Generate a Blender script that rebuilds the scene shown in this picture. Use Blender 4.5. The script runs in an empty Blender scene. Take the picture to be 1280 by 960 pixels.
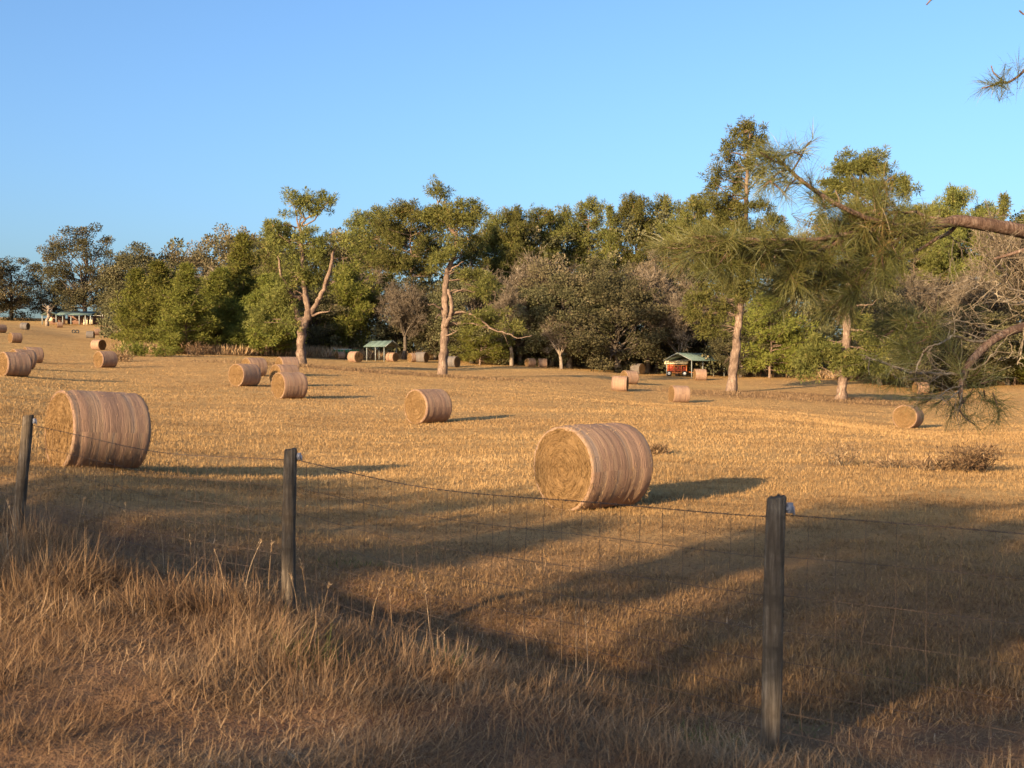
import bpy, math, random
import numpy as np
from mathutils import Vector, Matrix, Euler

sc = bpy.context.scene
COL = sc.collection
R = math.radians
PI = math.pi

# ------------------------------------------------------------------ camera model
F = 1400.0          # focal length in pixels of a 1280 px wide picture
CZ = 2.26           # eye height over the hay field
PITCH = R(0.57)
cp, sp_ = math.cos(PITCH), math.sin(PITCH)


def P(px, py, d):
    u = (px - 640.0) / F
    v = (480.0 - py) / F
    y = cp + v * sp_
    z = -sp_ + v * cp
    return Vector((u / y * d, d, CZ + z / y * d))


SUN_EL, SUN_AZ = R(13.5), R(54.0)      # shadows run to the right and away
SH = Vector((math.cos(SUN_AZ), math.sin(SUN_AZ), 0))
SN = Vector((-math.sin(SUN_AZ), math.cos(SUN_AZ), 0))


# ------------------------------------------------------------------ numpy noise
def _h(ix, iy, s):
    n = (ix.astype(np.int64) * 374761393 + iy.astype(np.int64) * 668265263 + s * 982451653) & 0xffffffff
    n = ((n ^ (n >> 13)) * 1274126177) & 0xffffffff
    n = n ^ (n >> 16)
    return (n & 0xffffff) / float(0xffffff)


def vnoise(x, y, s=0):
    x = np.asarray(x, float); y = np.asarray(y, float)
    ix = np.floor(x); iy = np.floor(y)
    fx = x - ix; fy = y - iy
    fx = fx * fx * (3 - 2 * fx); fy = fy * fy * (3 - 2 * fy)
    a = _h(ix, iy, s); b = _h(ix + 1, iy, s); c = _h(ix, iy + 1, s); d = _h(ix + 1, iy + 1, s)
    return (a * (1 - fx) + b * fx) * (1 - fy) + (c * (1 - fx) + d * fx) * fy


def fbm(x, y, s=0, o=4):
    t = 0; a = 0.5
    for k in range(o):
        t = t + a * vnoise(x * 2 ** k, y * 2 ** k, s + k * 17); a *= 0.5
    return t / (1 - 0.5 ** o)


# ------------------------------------------------------------------ mesh builder
class MB:
    def __init__(self):
        self.v = []; self.f = {3: [], 4: []}; self.t = []; self.n = 0; self.uv = []

    def add(self, v, quads=None, tris=None, tint=0.5):
        v = np.asarray(v, float).reshape(-1, 3)
        if quads is not None and len(quads):
            self.f[4].append(np.asarray(quads, np.int64).reshape(-1, 4) + self.n)
        if tris is not None and len(tris):
            self.f[3].append(np.asarray(tris, np.int64).reshape(-1, 3) + self.n)
        self.v.append(v)
        t = np.broadcast_to(np.asarray(tint, float), (len(v),)) if np.ndim(tint) == 0 else np.asarray(tint, float)
        self.t.append(t)
        self.n += len(v)

    def box(self, c, s, rz=0, tint=0.5):
        c = np.array(c, float); s = np.array(s, float) / 2
        p = np.array([[x, y, z] for x in (-1, 1) for y in (-1, 1) for z in (-1, 1)], float) * s
        ca, sa = math.cos(rz), math.sin(rz)
        q = p.copy(); q[:, 0] = p[:, 0] * ca - p[:, 1] * sa; q[:, 1] = p[:, 0] * sa + p[:, 1] * ca
        self.add(q + c, [[0, 1, 3, 2], [4, 6, 7, 5], [0, 4, 5, 1], [2, 3, 7, 6], [0, 2, 6, 4], [1, 5, 7, 3]], tint=tint)

    def tube(self, pts, rad, sides=6, tint=0.5, cap=True, rough=0.0, rng=None):
        pts = np.asarray(pts, float); n = len(pts)
        rad = np.broadcast_to(np.asarray(rad, float), (n,))
        d = np.gradient(pts, axis=0)
        d /= np.linalg.norm(d, axis=1)[:, None] + 1e-9
        ref = np.array([0.31, 0.17, 0.93]) if abs(d[0][2]) < 0.8 else np.array([0.95, 0.2, 0.1])
        a = np.cross(d, ref); a /= np.linalg.norm(a, axis=1)[:, None] + 1e-9
        b = np.cross(d, a)
        th = np.arange(sides) * 2 * PI / sides
        rr = rad[:, None] * np.ones(sides)[None]
        if rough and rng is not None:
            rr = rr * (1 + rough * (rng.random(rr.shape) - 0.5))
        v = pts[:, None] + rr[..., None] * (np.cos(th)[None, :, None] * a[:, None] + np.sin(th)[None, :, None] * b[:, None])
        i = np.arange(n - 1)[:, None] * sides; j = np.arange(sides)[None]; k = (j + 1) % sides
        q = np.stack([i + j, i + k, i + sides + k, i + sides + j], -1).reshape(-1, 4)
        V = v.reshape(-1, 3)
        tr = None
        if cap:
            V = np.vstack([V, pts[:1], pts[-1:]]); m = n * sides
            tr = [[m, (x + 1) % sides, x] for x in range(sides)] + [[m + 1, (n - 1) * sides + x, (n - 1) * sides + (x + 1) % sides] for x in range(sides)]
        self.add(V, q, tr, tint)

    def leaves(self, c, d, L, W, rng, tint, flat=None):
        """rhomb cards: base c, direction d, length L, width W"""
        c = np.asarray(c, float); n = len(c)
        d = d / (np.linalg.norm(d, axis=1)[:, None] + 1e-9)
        r = rng.normal(size=(n, 3))
        s = np.cross(d, r); s /= np.linalg.norm(s, axis=1)[:, None] + 1e-9
        L = np.broadcast_to(L, (n,))[:, None]; W = np.broadcast_to(W, (n,))[:, None]
        v = np.stack([c, c + d * L * 0.5 + s * W * 0.5, c + d * L, c + d * L * 0.5 - s * W * 0.5], 1).reshape(-1, 3)
        q = np.arange(n * 4).reshape(-1, 4)
        self.add(v, q, tint=np.repeat(np.broadcast_to(tint, (n,)), 4))

    def build(self, name, mat, parent=None, smooth=False, link=True, uv=None):
        me = bpy.data.meshes.new(name)
        V = np.vstack(self.v).astype(np.float32)
        me.vertices.add(len(V)); me.vertices.foreach_set('co', V.ravel())
        loops = []; starts = []; tot = 0
        for k in (3, 4):
            if self.f[k]:
                a = np.vstack(self.f[k])
                loops.append(a.ravel()); starts.append(tot + np.arange(len(a)) * k); tot += a.size
        lo = np.concatenate(loops).astype(np.int32); st = np.concatenate(starts).astype(np.int32)
        me.loops.add(len(lo)); me.loops.foreach_set('vertex_index', lo)
        me.polygons.add(len(st)); me.polygons.foreach_set('loop_start', st)
        if smooth:
            me.polygons.foreach_set('use_smooth', np.ones(len(st), bool))
        at = me.attributes.new('tint', 'FLOAT', 'POINT')
        at.data.foreach_set('value', np.concatenate(self.t).astype(np.float32))
        if uv is not None:
            l = me.uv_layers.new(name='UVMap')
            l.data.foreach_set('uv', np.asarray(uv, np.float32)[lo].ravel())
        me.update(calc_edges=True)
        me.materials.append(mat)
        o = bpy.data.objects.new(name, me)
        if link: COL.objects.link(o)
        if parent is not None: o.parent = parent
        return o


def tag(o, label=None, cat=None, group=None, kind=None):
    if label: o['label'] = label
    if cat: o['category'] = cat
    if group: o['group'] = group
    if kind: o['kind'] = kind
    return o


def thing(name, label, cat, loc=(0, 0, 0), rz=0.0, group=None):
    o = bpy.data.objects.new(name, None); COL.objects.link(o)
    o.empty_display_size = 0.3
    o.location = loc; o.rotation_euler = (0, 0, rz)
    return tag(o, label, cat, group)


def dup(src, label, loc, rz=0.0, scale=None, mats=None):
    """copy a thing with its parts (and sub-parts)"""
    r = src.copy(); COL.objects.link(r); r.location = loc; r.rotation_euler = (0, 0, rz)
    r['label'] = label
    if scale: r.scale = scale
    for ch in list(src.children):
        c = ch.copy(); COL.objects.link(c); c.parent = r
        for g in list(ch.children):
            e = g.copy(); COL.objects.link(e); e.parent = c
    return r


# ------------------------------------------------------------------ materials
def newmat(name):
    m = bpy.data.materials.new(name); m.use_nodes = True
    nt = m.node_tree; nt.nodes.clear()
    out = nt.nodes.new('ShaderNodeOutputMaterial')
    return m, nt, out


def N(nt, t, **k):
    n = nt.nodes.new(t)
    for a, b in k.items(): setattr(n, a, b)
    return n


def ramp(nt, fac, stops, interp='LINEAR'):
    r = N(nt, 'ShaderNodeValToRGB'); e = r.color_ramp
    e.interpolation = interp
    while len(e.elements) < len(stops): e.elements.new(0.5)
    for el, (p, c) in zip(e.elements, stops):
        el.position = p; el.color = (*c, 1)
    nt.links.new(fac, r.inputs[0])
    return r.outputs[0]


def noise(nt, vec, scale, detail=4, rough=0.6, dist=0.0):
    n = N(nt, 'ShaderNodeTexNoise'); n.inputs['Scale'].default_value = scale
    n.inputs['Detail'].default_value = detail; n.inputs['Roughness'].default_value = rough
    n.inputs['Distortion'].default_value = dist
    if vec is not None: nt.links.new(vec, n.inputs['Vector'])
    return n.outputs['Fac']


def math_(nt, op, a, b=None, c=None, clamp=False):
    n = N(nt, 'ShaderNodeMath', operation=op); n.use_clamp = clamp
    for i, x in enumerate((a, b, c)):
        if x is None: continue
        if isinstance(x, (int, float)): n.inputs[i].default_value = x
        else: nt.links.new(x, n.inputs[i])
    return n.outputs[0]


def mix(nt, fac, a, b, blend='MIX'):
    n = N(nt, 'ShaderNodeMix', data_type='RGBA', blend_type=blend)
    for s, x in ((n.inputs[0], fac), (n.inputs[6], a), (n.inputs[7], b)):
        if isinstance(x, (int, float)): s.default_value = x
        elif isinstance(x, tuple): s.default_value = (*x, 1)
        else: nt.links.new(x, s)
    return n.outputs[2]


def scalevec(nt, vec, s):
    n = N(nt, 'ShaderNodeVectorMath', operation='MULTIPLY')
    nt.links.new(vec, n.inputs[0]); n.inputs[1].default_value = s
    return n.outputs[0]


def addvec(nt, a, b):
    n = N(nt, 'ShaderNodeVectorMath', operation='ADD')
    nt.links.new(a, n.inputs[0]); nt.links.new(b, n.inputs[1])
    return n.outputs[0]


def principled(nt, out, col, rough=0.9, bump=None, bstr=0.5, bdist=0.02, spec=0.2):
    p = N(nt, 'ShaderNodeBsdfPrincipled')
    if isinstance(col, tuple): p.inputs['Base Color'].default_value = (*col, 1)
    else: nt.links.new(col, p.inputs['Base Color'])
    p.inputs['Roughness'].default_value = rough
    p.inputs['Specular IOR Level'].default_value = spec
    if bump is not None:
        b = N(nt, 'ShaderNodeBump'); b.inputs['Strength'].default_value = bstr; b.inputs['Distance'].default_value = bdist
        nt.links.new(bump, b.inputs['Height']); nt.links.new(b.outputs[0], p.inputs['Normal'])
    nt.links.new(p.outputs[0], out.inputs[0])
    return p


def leaf_mat(name, stops, trans=0.3, vary=0.35, gloss=0.0):
    hue = name not in ('dry_grass', 'stubble', 'dry_weed', 'bare_twig')
    """foliage / grass: colour by the per-leaf tint and by the plant"""
    m, nt, out = newmat(name)
    a = N(nt, 'ShaderNodeAttribute', attribute_name='tint')
    oi = N(nt, 'ShaderNodeObjectInfo')
    col = ramp(nt, a.outputs['Fac'], stops)
    k = math_(nt, 'MULTIPLY_ADD', oi.outputs['Random'], vary, 1 - vary / 2)
    # plants differ a little in lightness and hue
    hsv = N(nt, 'ShaderNodeHueSaturation'); nt.links.new(col, hsv.inputs['Color']); nt.links.new(k, hsv.inputs['Value'])
    if hue:
        h = math_(nt, 'MULTIPLY_ADD', oi.outputs['Random'], 0.024, 0.482); nt.links.new(h, hsv.inputs['Hue'])
    c = hsv.outputs[0]
    d = N(nt, 'ShaderNodeBsdfDiffuse'); t = N(nt, 'ShaderNodeBsdfTranslucent')
    nt.links.new(c, d.inputs[0]); nt.links.new(c, t.inputs[0])
    mx = N(nt, 'ShaderNodeMixShader'); mx.inputs[0].default_value = trans
    nt.links.new(d.outputs[0], mx.inputs[1]); nt.links.new(t.outputs[0], mx.inputs[2])
    o = mx.outputs[0]
    if gloss:
        g = N(nt, 'ShaderNodeBsdfGlossy'); g.inputs['Roughness'].default_value = 0.45
        g.inputs[0].default_value = (1, 1, 1, 1)
        m2 = N(nt, 'ShaderNodeMixShader'); m2.inputs[0].default_value = gloss
        nt.links.new(o, m2.inputs[1]); nt.links.new(g.outputs[0], m2.inputs[2]); o = m2.outputs[0]
    nt.links.new(o, out.inputs[0])
    return m


def bark_mat(name, c0, c1, c2, scale=3.0, bstr=0.6):
    m, nt, out = newmat(name)
    tc = N(nt, 'ShaderNodeTexCoord')
    v = scalevec(nt, tc.outputs['Object'], (1, 1, 0.25))
    n1 = noise(nt, v, scale * 3, 6, 0.7)
    n2 = noise(nt, tc.outputs['Object'], scale * 0.35, 3)
    c = ramp(nt, n1, [(0.34, c0), (0.5, c1), (0.68, c2)])
    c = mix(nt, ramp(nt, n2, [(0.35, (0, 0, 0)), (0.65, (0.8, 0.8, 0.8))]), c, c0)
    principled(nt, out, c, 0.95, n1, bstr, 0.04, 0.1)
    return m


def flat_mat(name, col, rough=0.6, var=0.25, scale=6.0, metal=0.0):
    m, nt, out = newmat(name)
    tc = N(nt, 'ShaderNodeTexCoord')
    n = noise(nt, tc.outputs['Object'], scale, 5, 0.65)
    c = ramp(nt, n, [(0.3, tuple(x * (1 - var) for x in col)), (0.7, tuple(min(1, x * (1 + var * 0.5)) for x in col))])
    p = principled(nt, out, c, rough, n, 0.15, 0.01, 0.3)
    p.inputs['Metallic'].default_value = metal
    return m


M_OAK = leaf_mat('oak_leaf', [(0.0, (0.052, 0.052, 0.026)), (0.5, (0.112, 0.104, 0.05)), (0.85, (0.175, 0.152, 0.078)), (1.0, (0.24, 0.19, 0.11))], 0.25, 0.5)
M_OAKB = leaf_mat('oak_leaf_brownish', [(0.0, (0.078, 0.068, 0.036)), (0.5, (0.163, 0.137, 0.07)), (1.0, (0.273, 0.215, 0.13))], 0.25, 0.4)
M_PINE = leaf_mat('pine_needle', [(0.0, (0.06, 0.068, 0.022)), (0.5, (0.135, 0.138, 0.038)), (0.9, (0.215, 0.195, 0.06)), (1.0, (0.27, 0.18, 0.07))], 0.3, 0.45)
M_YPINE = leaf_mat('young_pine_needle', [(0.0, (0.07, 0.078, 0.018)), (0.5, (0.15, 0.158, 0.034)), (1.0, (0.24, 0.21, 0.06))], 0.3, 0.35)
M_NEAR = leaf_mat('near_pine_needle', [(0.0, (0.07, 0.08, 0.022)), (0.5, (0.145, 0.145, 0.036)), (0.85, (0.22, 0.19, 0.055)), (1.0, (0.31, 0.18, 0.07))], 0.3, 0.0, 0.03)
M_TWIG = leaf_mat('bare_twig', [(0.0, (0.078, 0.058, 0.039)), (0.5, (0.148, 0.113, 0.079)), (1.0, (0.281, 0.226, 0.162))], 0.0, 0.35)
M_BARK = bark_mat('oak_bark', (0.05, 0.038, 0.028), (0.13, 0.10, 0.075), (0.24, 0.20, 0.16))
M_PBARK = bark_mat('pine_bark', (0.085, 0.055, 0.04), (0.21, 0.14, 0.098), (0.36, 0.265, 0.195))
M_NBARK = bark_mat('near_pine_bark', (0.085, 0.05, 0.036), (0.22, 0.135, 0.094), (0.42, 0.31, 0.23), 11.0, 1.0)
M_PALE = bark_mat('dead_pale_wood', (0.15, 0.11, 0.078), (0.27, 0.21, 0.155), (0.40, 0.325, 0.25))
M_LICH = bark_mat('lichen_twig', (0.13, 0.095, 0.062), (0.30, 0.235, 0.16), (0.46, 0.385, 0.28), 12.0)
M_GRASS = leaf_mat('dry_grass', [(0.0, (0.078, 0.043, 0.027)), (0.2, (0.16, 0.091, 0.05)), (0.5, (0.275, 0.168, 0.089)), (0.8, (0.4, 0.265, 0.147)), (0.95, (0.56, 0.406, 0.261)), (0.97, (0.11, 0.13, 0.04)), (1.0, (0.08, 0.11, 0.028))], 0.25, 0.0)
M_STUB = leaf_mat('stubble', [(0.0, (0.103, 0.061, 0.034)), (0.3, (0.241, 0.145, 0.069)), (0.6, (0.393, 0.242, 0.103)), (0.9, (0.482, 0.303, 0.135)), (1.0, (0.535, 0.36, 0.18))], 0.15, 0.0)
M_WEED = leaf_mat('dry_weed', [(0.0, (0.1, 0.06, 0.036)), (0.5, (0.25, 0.158, 0.085)), (1.0, (0.48, 0.335, 0.185))], 0.2, 0.2)
M_WIRE = flat_mat('rusty_wire', (0.075, 0.048, 0.034), 0.7, 0.4, 20)
M_INS = flat_mat('insulator_plastic', (0.20, 0.20, 0.23), 0.4, 0.1)
M_GREENROOF = flat_mat('green_metal_roof', (0.12, 0.165, 0.14), 0.5, 0.2, 2)
M_WHITE = flat_mat('white_metal', (0.72, 0.68, 0.62), 0.5, 0.15, 3)
M_CREAM = flat_mat('cream_boards', (0.70, 0.58, 0.38), 0.7, 0.2, 3)
M_RED = flat_mat('red_paint', (0.42, 0.075, 0.035), 0.5, 0.3, 3)
M_ORANGE = flat_mat('orange_paint', (0.62, 0.20, 0.06), 0.5, 0.3, 3)
M_RUBBER = flat_mat('rubber', (0.03, 0.028, 0.026), 0.8, 0.2)
M_GREENP = flat_mat('green_paint', (0.04, 0.16, 0.05), 0.5, 0.25, 3)
M_BROWNW = flat_mat('brown_boards', (0.16, 0.085, 0.055), 0.8, 0.3, 3)


def post_mat():
    m, nt, out = newmat('weathered_post')
    tc = N(nt, 'ShaderNodeTexCoord')
    v = scalevec(nt, tc.outputs['Object'], (1, 1, 0.06))
    n1 = noise(nt, v, 55, 5, 0.7)
    n2 = noise(nt, tc.outputs['Object'], 4.5, 4, 0.6)
    c = ramp(nt, n1, [(0.34, (0.055, 0.04, 0.029)), (0.5, (0.14, 0.105, 0.073)), (0.68, (0.25, 0.195, 0.14))])
    c = mix(nt, ramp(nt, n2, [(0.42, (0, 0, 0)), (0.62, (1, 1, 1))]), c, (0.075, 0.055, 0.038))
    principled(nt, out, c, 0.92, n1, 1.0, 0.02, 0.1)
    return m


M_POST = post_mat()


def bale_side(name, cols, streak):
    m, nt, out = newmat(name)
    uv = N(nt, 'ShaderNodeUVMap', uv_map='UVMap')
    oi = N(nt, 'ShaderNodeObjectInfo')
    cb = N(nt, 'ShaderNodeCombineXYZ')
    k = math_(nt, 'MULTIPLY', oi.outputs['Random'], 37.0)
    nt.links.new(k, cb.inputs[0]); nt.links.new(k, cb.inputs[1])
    base = addvec(nt, uv.outputs[0], cb.outputs[0])
    bands = noise(nt, scalevec(nt, base, (0.16, 6.0, 1)), 1.0, 3, 0.6, 0.1)
    fine = noise(nt, scalevec(nt, base, (2.5, 42, 1)), 1.0, 4, 0.7)
    rnd = noise(nt, scalevec(nt, base, (1.4, 1.8, 1)), 1.0, 4, 0.6)
    fleck = noise(nt, scalevec(nt, base, (9, 60, 1)), 1.0, 3, 0.75)
    c = ramp(nt, bands, [(0.32, cols[0]), (0.46, cols[1]), (0.56, cols[2]), (0.68, cols[3])])
    c = mix(nt, ramp(nt, fine, [(0.4, (0, 0, 0)), (0.75, (0.3, 0.3, 0.3))]), c, streak)
    c = mix(nt, ramp(nt, rnd, [(0.45, (0, 0, 0)), (0.75, (0.6, 0.6, 0.6))]), c, cols[0])
    # bare hay showing between the bands
    c = mix(nt, ramp(nt, fleck, [(0.62, (0, 0, 0)), (0.76, (0.55, 0.55, 0.55))]), c, (0.44, 0.30, 0.175))
    h = math_(nt, 'ADD', math_(nt, 'MULTIPLY', fine, 0.5), math_(nt, 'ADD', math_(nt, 'MULTIPLY', fleck, 0.5), math_(nt, 'MULTIPLY', bands, 1.2)))
    principled(nt, out, c, 0.85, h, 0.8, 0.03, 0.15)
    return m


M_SIDE = bale_side('bale_net_wrap', [(0.175, 0.104, 0.072), (0.255, 0.152, 0.102), (0.295, 0.184, 0.112), (0.20, 0.145, 0.115)], (0.40, 0.265, 0.18))
M_SIDEG = bale_side('bale_net_wrap_grey', [(0.07, 0.062, 0.058), (0.12, 0.105, 0.095), (0.15, 0.12, 0.10), (0.10, 0.09, 0.085)], (0.20, 0.165, 0.14))  # same wrap in darker, greyer colours, for the dark grey bales


def bale_face():
    m, nt, out = newmat('bale_hay_end')
    uv = N(nt, 'ShaderNodeUVMap', uv_map='UVMap')
    oi = N(nt, 'ShaderNodeObjectInfo')
    sx = N(nt, 'ShaderNodeSeparateXYZ'); nt.links.new(uv.outputs[0], sx.inputs[0])   # u angle*r , v radius
    rings = noise(nt, scalevec(nt, uv.outputs[0], (1.3, 26, 1)), 1.0, 4, 0.65, 0.4)
    tc = N(nt, 'ShaderNodeTexCoord')
    cl = noise(nt, tc.outputs['Object'], 5, 5, 0.65)
    fi = noise(nt, scalevec(nt, uv.outputs[0], (14, 70, 1)), 1.0, 3, 0.7)
    c = ramp(nt, rings, [(0.3, (0.10, 0.055, 0.025)), (0.5, (0.175, 0.102, 0.044)), (0.7, (0.26, 0.156, 0.07))])
    c = mix(nt, ramp(nt, cl, [(0.5, (0, 0, 0)), (0.72, (0.7, 0.7, 0.7))]), c, (0.17, 0.10, 0.042))
    c = mix(nt, ramp(nt, fi, [(0.5, (0, 0, 0)), (0.75, (0.6, 0.6, 0.6))]), c, (0.28, 0.174, 0.083))
    h = math_(nt, 'ADD', rings, math_(nt, 'MULTIPLY', fi, 0.5))
    principled(nt, out, c, 0.95, h, 0.9, 0.04, 0.1)
    return m


M_FACE = bale_face()


def ground_mat():
    m, nt, out = newmat('mown_field_ground')
    tc = N(nt, 'ShaderNodeTexCoord')
    o = tc.outputs['Object']
    big = noise(nt, o, 0.045, 5, 0.6)
    row = noise(nt, scalevec(nt, o, (0.05, 0.33, 1)), 1.0, 4, 0.6, 0.6)
    mid = noise(nt, o, 1.1, 6, 0.7)
    fin = noise(nt, o, 14, 5, 0.75)
    c = ramp(nt, mid, [(0.28, (0.32, 0.186, 0.078)), (0.5, (0.465, 0.276, 0.112)), (0.72, (0.565, 0.348, 0.143))])
    c = mix(nt, ramp(nt, row, [(0.42, (0, 0, 0)), (0.66, (0.55, 0.55, 0.55))]), c, (0.33, 0.205, 0.088))
    c = mix(nt, ramp(nt, big, [(0.5, (0, 0, 0)), (0.7, (0.5, 0.5, 0.5))]), c, (0.58, 0.39, 0.15))
    c = mix(nt, ramp(nt, fin, [(0.35, (0.6, 0.6, 0.6)), (0.52, (0, 0, 0))]), c, (0.20, 0.122, 0.066))
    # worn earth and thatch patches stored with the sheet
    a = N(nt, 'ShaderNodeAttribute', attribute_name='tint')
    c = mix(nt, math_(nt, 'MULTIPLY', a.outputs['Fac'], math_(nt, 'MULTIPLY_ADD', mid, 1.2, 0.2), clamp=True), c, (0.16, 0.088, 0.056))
    h = math_(nt, 'ADD', math_(nt, 'MULTIPLY', mid, 1.0), math_(nt, 'MULTIPLY', fin, 0.35))
    principled(nt, out, c, 1.0, h, 1.0, 0.14, 0.0)
    return m


M_GROUND = ground_mat()

# ------------------------------------------------------------------ bales (pixel x of centre, row of foot, height px, axis angle, side of the visible end, kind, label)
BALES = [
    (741, 634, 113, 46, -1, 0, 'large round hay bale standing nearest the fence, its straw end turned to the fence'),
    (122, 586, 104, 69, -1, 0, 'large round hay bale behind the leaning fence post, seen mostly along its wrapped side'),
    (535, 530, 45, 50, -1, 0, 'round hay bale alone in the field before the pine with long bare side branches'),
    (362, 499, 35, 60, -1, 0, 'round bale at the front end of the row of three below the fork-trunked pine'),
    (356, 484, 29, 60, -1, 0, 'round bale in the middle of the row of three below the fork-trunked pine'),
    (359, 468, 24, 66, -1, 0, 'round bale at the back of the row of three, beside the forked trunk'),
    (306, 483, 30, 50, -1, 0, 'round bale with its tan end showing, before a second bale near the young pines'),
    (318, 471, 25, 62, -1, 0, 'round bale half hidden behind another, on the young pine side of the row of three'),
    (18, 471, 32, 66, -1, 0, 'pink-brown bale cut by the picture edge, front one of a tight cluster'),
    (28, 461, 26, 64, -1, 0, 'bale in the middle of the tight cluster at the picture edge, mostly hidden'),
    (41, 454, 21, 70, -1, 0, 'bale at the back of the tight cluster, its wrapped side showing past the others'),
    (132, 460, 22, 58, -1, 0, 'round bale with a straw end and dark wrapped side, alone below the far pole barn'),
    (123, 438, 14, 45, 1, 0, 'bale with its shaded end turned away from the sun, just behind another lone bale'),
    (19, 429, 13.5, 66, -1, 0, 'small wrapped bale in the far field, above the cluster at the picture edge'),
    (1, 416, 11, 60, -1, 0, 'small far bale nearly cut off at the picture edge'),
    (31, 410.5, 9.4, 60, 1, 1, 'dark grey bale standing far up the slope'),
    (74, 411, 7.5, 75, -1, 0, 'tiny pale bale straight in front of the far pole barn'),
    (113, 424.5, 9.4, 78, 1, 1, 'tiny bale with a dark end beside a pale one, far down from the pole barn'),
    (121, 423, 8.6, 75, -1, 0, 'tiny pale bale touching the dark-ended one, far down from the pole barn'),
    (139.5, 419, 9, 70, -1, 0, 'tiny far bale close to the edge of the young pines'),
    (444, 454, 14.6, 40, 1, 0, 'bale showing a brown round end between the forked pine and small green-roofed carport'),
    (425, 449.5, 10, 60, -1, 0, 'small tan bale close to the green trailer'),
    (409, 449.5, 9, 60, -1, 0, 'smallest tan bale just past the forked trunk, in weeds'),
    (490, 448, 12, 50, 1, 0, 'tan bale right under the edge of the small green-roofed carport'),
    (517, 448, 12, 60, -1, 0, 'tan bale behind the dark grey one near the small carport'),
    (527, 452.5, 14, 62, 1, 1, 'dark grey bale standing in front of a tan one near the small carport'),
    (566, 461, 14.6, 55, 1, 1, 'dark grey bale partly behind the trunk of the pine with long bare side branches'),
    (663, 454.5, 11.3, 60, -1, 0, 'larger one of two tan bales side by side before the dark wood'),
    (678, 456.5, 11.6, 82, -1, 0, 'squarer one of two tan bales side by side before the dark wood'),
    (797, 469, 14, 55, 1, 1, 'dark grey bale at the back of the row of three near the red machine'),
    (787, 478.5, 18, 58, -1, 0, 'tan bale in the middle of the row of three near the red machine'),
    (775, 490, 20, 82, 1, 0, 'pale bale with black end, front of the row of three near the red machine'),
    (875, 476.5, 15, 75, -1, 0, 'tan bale in front of the long green-roofed carport'),
    (849, 504, 22.6, 68, -1, 0, 'round bale with ribbed pink side alone near the tall pine trunk'),
    (1135, 537, 31, 17, -1, 0, 'round bale showing its whole golden round end, under the drooping pine branch'),
    (1151, 495, 16, 60, -1, 0, 'pinkish bale half hidden behind the bare drooping twigs'),
]
BD = 1.5
samples = []
for b in BALES:
    d = BD * F / b[2]
    samples.append((b[0], b[1], d, 0.6 if b[2] < 20 else 1.0))
FENCE = [(962, 941, 5.7), (360, 760, 8.9), (22, 668, 11.7)]
EXTRA = [  # pixel column, row, distance
    (962, 941, 5.7), (360, 762, 8.9), (22, 672, 11.7),
    (0, 990, 4.5), (320, 992, 4.5), (640, 1000, 4.6), (1000, 1010, 4.6), (1280, 1015, 4.8),
    (130, 790, 7.5), (640, 872, 6.4),
    (1280, 830, 8.6), (900, 800, 9.4), (640, 765, 10.6), (1150, 700, 13.3), (500, 700, 13.2), (250, 655, 14.5),
    (1260, 640, 18.5), (950, 600, 24), (1200, 585, 27), (1000, 530, 48), (700, 545, 38), (250, 560, 30), (20, 520, 36),
    (150, 500, 55), (700, 490, 85), (640, 510, 58), (950, 515, 70), (1250, 540, 60), (1250, 500, 105),
    (378, 457, 115), (553, 470, 110), (918, 491, 112), (1053, 501, 105),
    (190, 441, 140), (300, 442, 148), (420, 443, 165), (520, 441, 172), (620, 447, 172), (720, 455, 168), (820, 462, 165),
    (960, 470, 152), (1100, 473, 150), (1250, 476, 150),
    (30, 399, 320), (100, 402, 300), (150, 412, 240), (-150, 395, 300), (-150, 460, 60), (-250, 600, 15), (1450, 480, 150), (1500, 560, 40), (1600, 700, 14),
    (400, 436, 300), (700, 446, 300), (1000, 458, 300), (1300, 468, 300),
]
for e in EXTRA: samples.append((e[0], e[1], e[2], 1.0))
SP = np.array([[*P(a, b, c)] for a, b, c, w in samples])


def tcoord(x, y):
    yy = np.clip(y, 4.0, 330.0)
    u = np.clip(np.asarray(x, float) / yy, -0.62, 0.62)
    return np.stack([u * 3.2, np.log(yy)], -1)


def _tps(r2):
    return 0.5 * r2 * np.log(r2 + 1e-9)


_c = tcoord(SP[:, 0], SP[:, 1])
_n = len(_c)
_d2 = ((_c[:, None] - _c[None]) ** 2).sum(-1)
_A = np.zeros((_n + 3, _n + 3))
_A[:_n, :_n] = _tps(_d2) + np.eye(_n) * 0.012
_A[:_n, _n] = 1; _A[:_n, _n + 1:] = _c; _A[_n, :_n] = 1; _A[_n + 1:, :_n] = _c.T
# fit slopes (height over distance) so that far samples do not outweigh the near ones
_w = np.linalg.solve(_A, np.concatenate([(SP[:, 2] - CZ) / SP[:, 1], np.zeros(3)]))

FA = np.array([*P(*FENCE[0])]); FB = np.array([*P(*FENCE[2])])
FD = (FB - FA)[:2]; FL = np.linalg.norm(FD); FD /= FL
FN = np.array([-FD[1], FD[0]])
if FN[1] < 0: FN = -FN


def fence_coords(x, y):
    dx = np.asarray(x, float) - FA[0]; dy = np.asarray(y, float) - FA[1]
    return dx * FD[0] + dy * FD[1], dx * FN[0] + dy * FN[1]     # along (from right post to left post), beyond


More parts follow.
